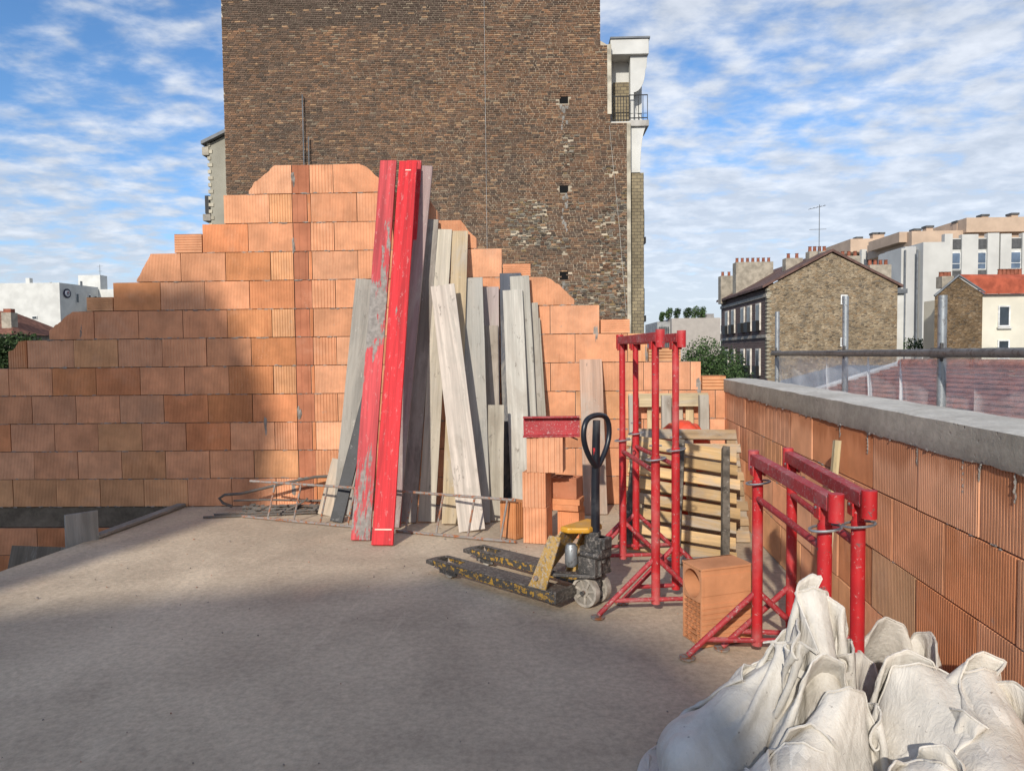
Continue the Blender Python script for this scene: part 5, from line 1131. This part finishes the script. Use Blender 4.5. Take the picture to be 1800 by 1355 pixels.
for b, q in enumerate(bags):
    for j in range(NV):
        if j < BW: rr_ = q['r']*(.04+.96*j/(BW-1)); z = .006
        else: rr_ = q['r']; z = .006+q['h']*(j-BW+1)/(NV-BW)
        X[b, j, :, 0] = q['c'][0]+np.cos(th)*rr_; X[b, j, :, 1] = q['c'][1]+np.sin(th)*rr_; X[b, j, :, 2] = z
        LH[b, j] = 2*rr_*math.sin(math.pi/NB_)
    LV[b, :BW-1] = q['r']*.96/(BW-1); LV[b, BW-1:] = q['h']/(NV-BW)
    W[b, :BW-2] = 0
    for a, fr, t in q['pins']:
        i = int(round(a/360*NB_)) % NB_; j = int(round((NV-1)*fr))
        for di in range(-4, 5):       # a short stretch of the hem, not one point
            ii = (i+di) % NB_; W[b, j, ii] = 0; tg = np.array([math.cos(th[ii]+math.pi/2), math.sin(th[ii]+math.pi/2), 0])*LH[b, j, 0]*di*.8; PIN.append((b, j, ii, X[b, j, ii].copy(), np.array(t)+tg-np.array([0, 0, .007*abs(di)])))
EL = [np.array(e) for q in bags for e in q['e']]
lv_ = LV[:, :, :, None]*np.ones((1, 1, NB_, 1)); lh_ = LH[:, :, :, None]*np.ones((1, 1, NB_, 1))
ld_ = np.sqrt(lv_**2+((lh_[:, 1:]+lh_[:, :-1])/2)**2)
X += rng.normal(0, .004, X.shape)*W
V = np.zeros_like(X)
def solve(A, Bv, wa, wb, L0, k, only=None):
    d = Bv-A; l = np.sqrt((d*d).sum(-1, keepdims=True))+1e-9; s = wa+wb; s = np.where(s == 0, 1, s)
    c = (l-L0)/l*d/s*k*.5
    if only == 'push': c = np.where(l < L0, c, 0)
    return c
STEPS = 150
for st in range(STEPS):
    V *= .96; V[..., 2] -= .0013*W[..., 0]
    X0 = X.copy(); X = X+V*W
    f_ = min(1., st/(STEPS*.55)); f_ = f_*f_*(3-2*f_)
    for b, j, i, s0, t in PIN: X[b, j, i] = s0*(1-f_)+t*f_
    for it in range(9):
        Xr = np.roll(X, -1, 2); Wr = np.roll(W, -1, 2)
        c = solve(X, Xr, W, Wr, lh_, 1.); X = X+c*W-np.roll(c*Wr, 1, 2)
        c = solve(X[:, :-1], X[:, 1:], W[:, :-1], W[:, 1:], lv_, 1.); X[:, :-1] += c*W[:, :-1]; X[:, 1:] -= c*W[:, 1:]
        for sg in (-1, 1):
            Xs = np.roll(X, sg, 2); Ws = np.roll(W, sg, 2)
            c = solve(X[:, :-1], Xs[:, 1:], W[:, :-1], Ws[:, 1:], ld_, .7); X[:, :-1] += c*W[:, :-1]; X[:, 1:] -= np.roll(c*Ws[:, 1:], -sg, 2)
        if it % 3 == 0:
            Xr = np.roll(X, -2, 2); Wr = np.roll(W, -2, 2); c = solve(X, Xr, W, Wr, lh_*1.9, .10, 'push'); X = X+c*W-np.roll(c*Wr, 2, 2)
            c = solve(X[:, :-2], X[:, 2:], W[:, :-2], W[:, 2:], (lv_[:, :-1]+lv_[:, 1:])*.96, .10, 'push'); X[:, :-2] += c*W[:, :-2]; X[:, 2:] -= c*W[:, 2:]
    for e in EL:
        q = (X-e[:3])/(e[3:]+.006); l = np.sqrt((q*q).sum(-1, keepdims=True))+1e-9
        X = np.where((l < 1) & (W > 0), e[:3]+q/l*(e[3:]+.006), X)
    for px, py, pr in POSTS:
        d = X[..., :2]-np.array([px, py]); l = np.sqrt((d*d).sum(-1, keepdims=True))+1e-9
        X[..., :2] = np.where((l < pr) & (W > 0), np.array([px, py])+d/l*pr, X[..., :2])
    X[..., 2] = np.maximum(X[..., 2], .006)
    lim = XR+SK*(X[..., 1]-D)-.012; X[..., 0] = np.minimum(X[..., 0], lim)
    V = (X-X0)*W
def m_sack():
    n = NT('woven_polypropylene'); c = n.val((.62, .58, .515), n.rng(n.noise(4, 5), .3, .7, .82, 1.1))
    c = n.mix(n.rng(n.noise(2.6, 6, .65, .5), .46, .70, 0, .6), c, (.37, .325, .265)); c = n.mix(n.rng(n.noise(9, 6, .7, .8, (1, 1, .4)), .56, .7, 0, .35), c, (.66, .63, .58)); c = n.mix(n.rng(n.noise(55, 2), .70, .76, 0, .6), c, (.16, .14, .12))
    wv = n.mth('ADD', n.noise(330, 2, .5, 0, (1, 1, .12)), n.noise(330, 2, .5, 0, (.2, .2, 1)))
    cr_ = n.mth('ADD', n.mth('ADD', n.mth('MULTIPLY', n.noise(13, 5, .6, 1.6, (1.6, 1.6, .35)), 6.), n.mth('MULTIPLY', n.noise(30, 5, .62, 1.0, (.5, .5, 1.3)), 2.)), n.mth('MULTIPLY', wv, .35))
    return n.done(c, .5, cr_, .30, .008, 0, .35)
M_SACK = m_sack()
def up2(A):           # double the cloth grid (columns wrap round)
    Ar = (9*(A+np.roll(A, -1, 2))-(np.roll(A, 1, 2)+np.roll(A, -2, 2)))/16; B2 = np.empty((A.shape[0], A.shape[1], A.shape[2]*2, 3)); B2[:, :, ::2] = A; B2[:, :, 1::2] = Ar
    C2 = np.empty((A.shape[0], A.shape[1]*2-1, A.shape[2]*2, 3)); C2[:, ::2] = B2; C2[:, 1::2] = (B2[:, 1:]+B2[:, :-1])/2
    k = C2.copy(); k[:, 2:-2:2] = C2[:, 2:-2:2]*.5+(C2[:, 1:-3:2]+C2[:, 3:-1:2])*.25; return k
X = up2(X); NV, NB_ = X.shape[1], X.shape[2]
du = np.roll(X, -1, 2)-np.roll(X, 1, 2); dv = np.gradient(X, axis=1); NR = np.cross(du, dv); NR /= np.linalg.norm(NR, axis=-1, keepdims=True)+1e-9
for b in range(nbg):
    for j in range(22, NV):
        for i in range(NB_):
            a = 2*math.pi*i/NB_; p = Vector((math.cos(a)*1.6, math.sin(a)*1.6, j/NV*2.0+b*7.3))
            w1 = noise.noise(Vector((p.x*2.2, p.y*2.2, p.z*1.1)))*.5; q = Vector((p.x*2.6+w1, p.y*2.6+w1, p.z*1.7+w1*2))
            r = noise.noise(q*2.3)*.004
            X[b, j, i] += NR[b, j, i]*r*min(1, (j-21)/16)
X[..., 2] = np.maximum(X[..., 2], .006)
fs_ = [(j*NB_+i, j*NB_+(i+1) % NB_, (j+1)*NB_+(i+1) % NB_, (j+1)*NB_+i) for j in range(NV-1) for i in range(NB_)]+[tuple(range(NB_))[::-1]]
for b in range(nbg):
    c0 = Vector((*bags[b]['c'], 0)); me = bpy.data.meshes.new('rubble_sack'); me.from_pydata([Vector(p)-c0 for p in X[b].reshape(-1, 3)], [], fs_); me.update()
    me.polygons.foreach_set('use_smooth', [True]*len(me.polygons))
    o = ob('rubble_sack', me, M_SACK, None, 0, c0); tag(o, blabels[b], 'sack', 'white rubble sacks piled in the corner')
    m = o.modifiers.new('thick', 'SOLIDIFY'); m.thickness = .003
    if b == 1:      # lifting strap sewn across the mouth of the tall sack
        pa, pb = X[b, -8, int(NB_*.95)], X[b, -8, int(NB_*.52)]; pts_ = [pa*(1-t)+pb*t+np.array([0, -.035*math.sin(t*math.pi), -.02*math.sin(t*math.pi)]) for t in np.linspace(0, 1, 14)]
        sv = [Vector(p)-c0+Vector((0, 0, d)) for p in pts_ for d in (-.016, .016)]
        MB().add(sv, [(2*q, 2*q+2, 2*q+3, 2*q+1) for q in range(13)]).build('strap', M_SACK, o, smooth=True)
    # stitched hem round the mouth
    hem = MB().tube([Vector(p)-c0 for p in X[b, -1]], .0045, 5, closed=True).build('hem', M_SACK, o, smooth=True)
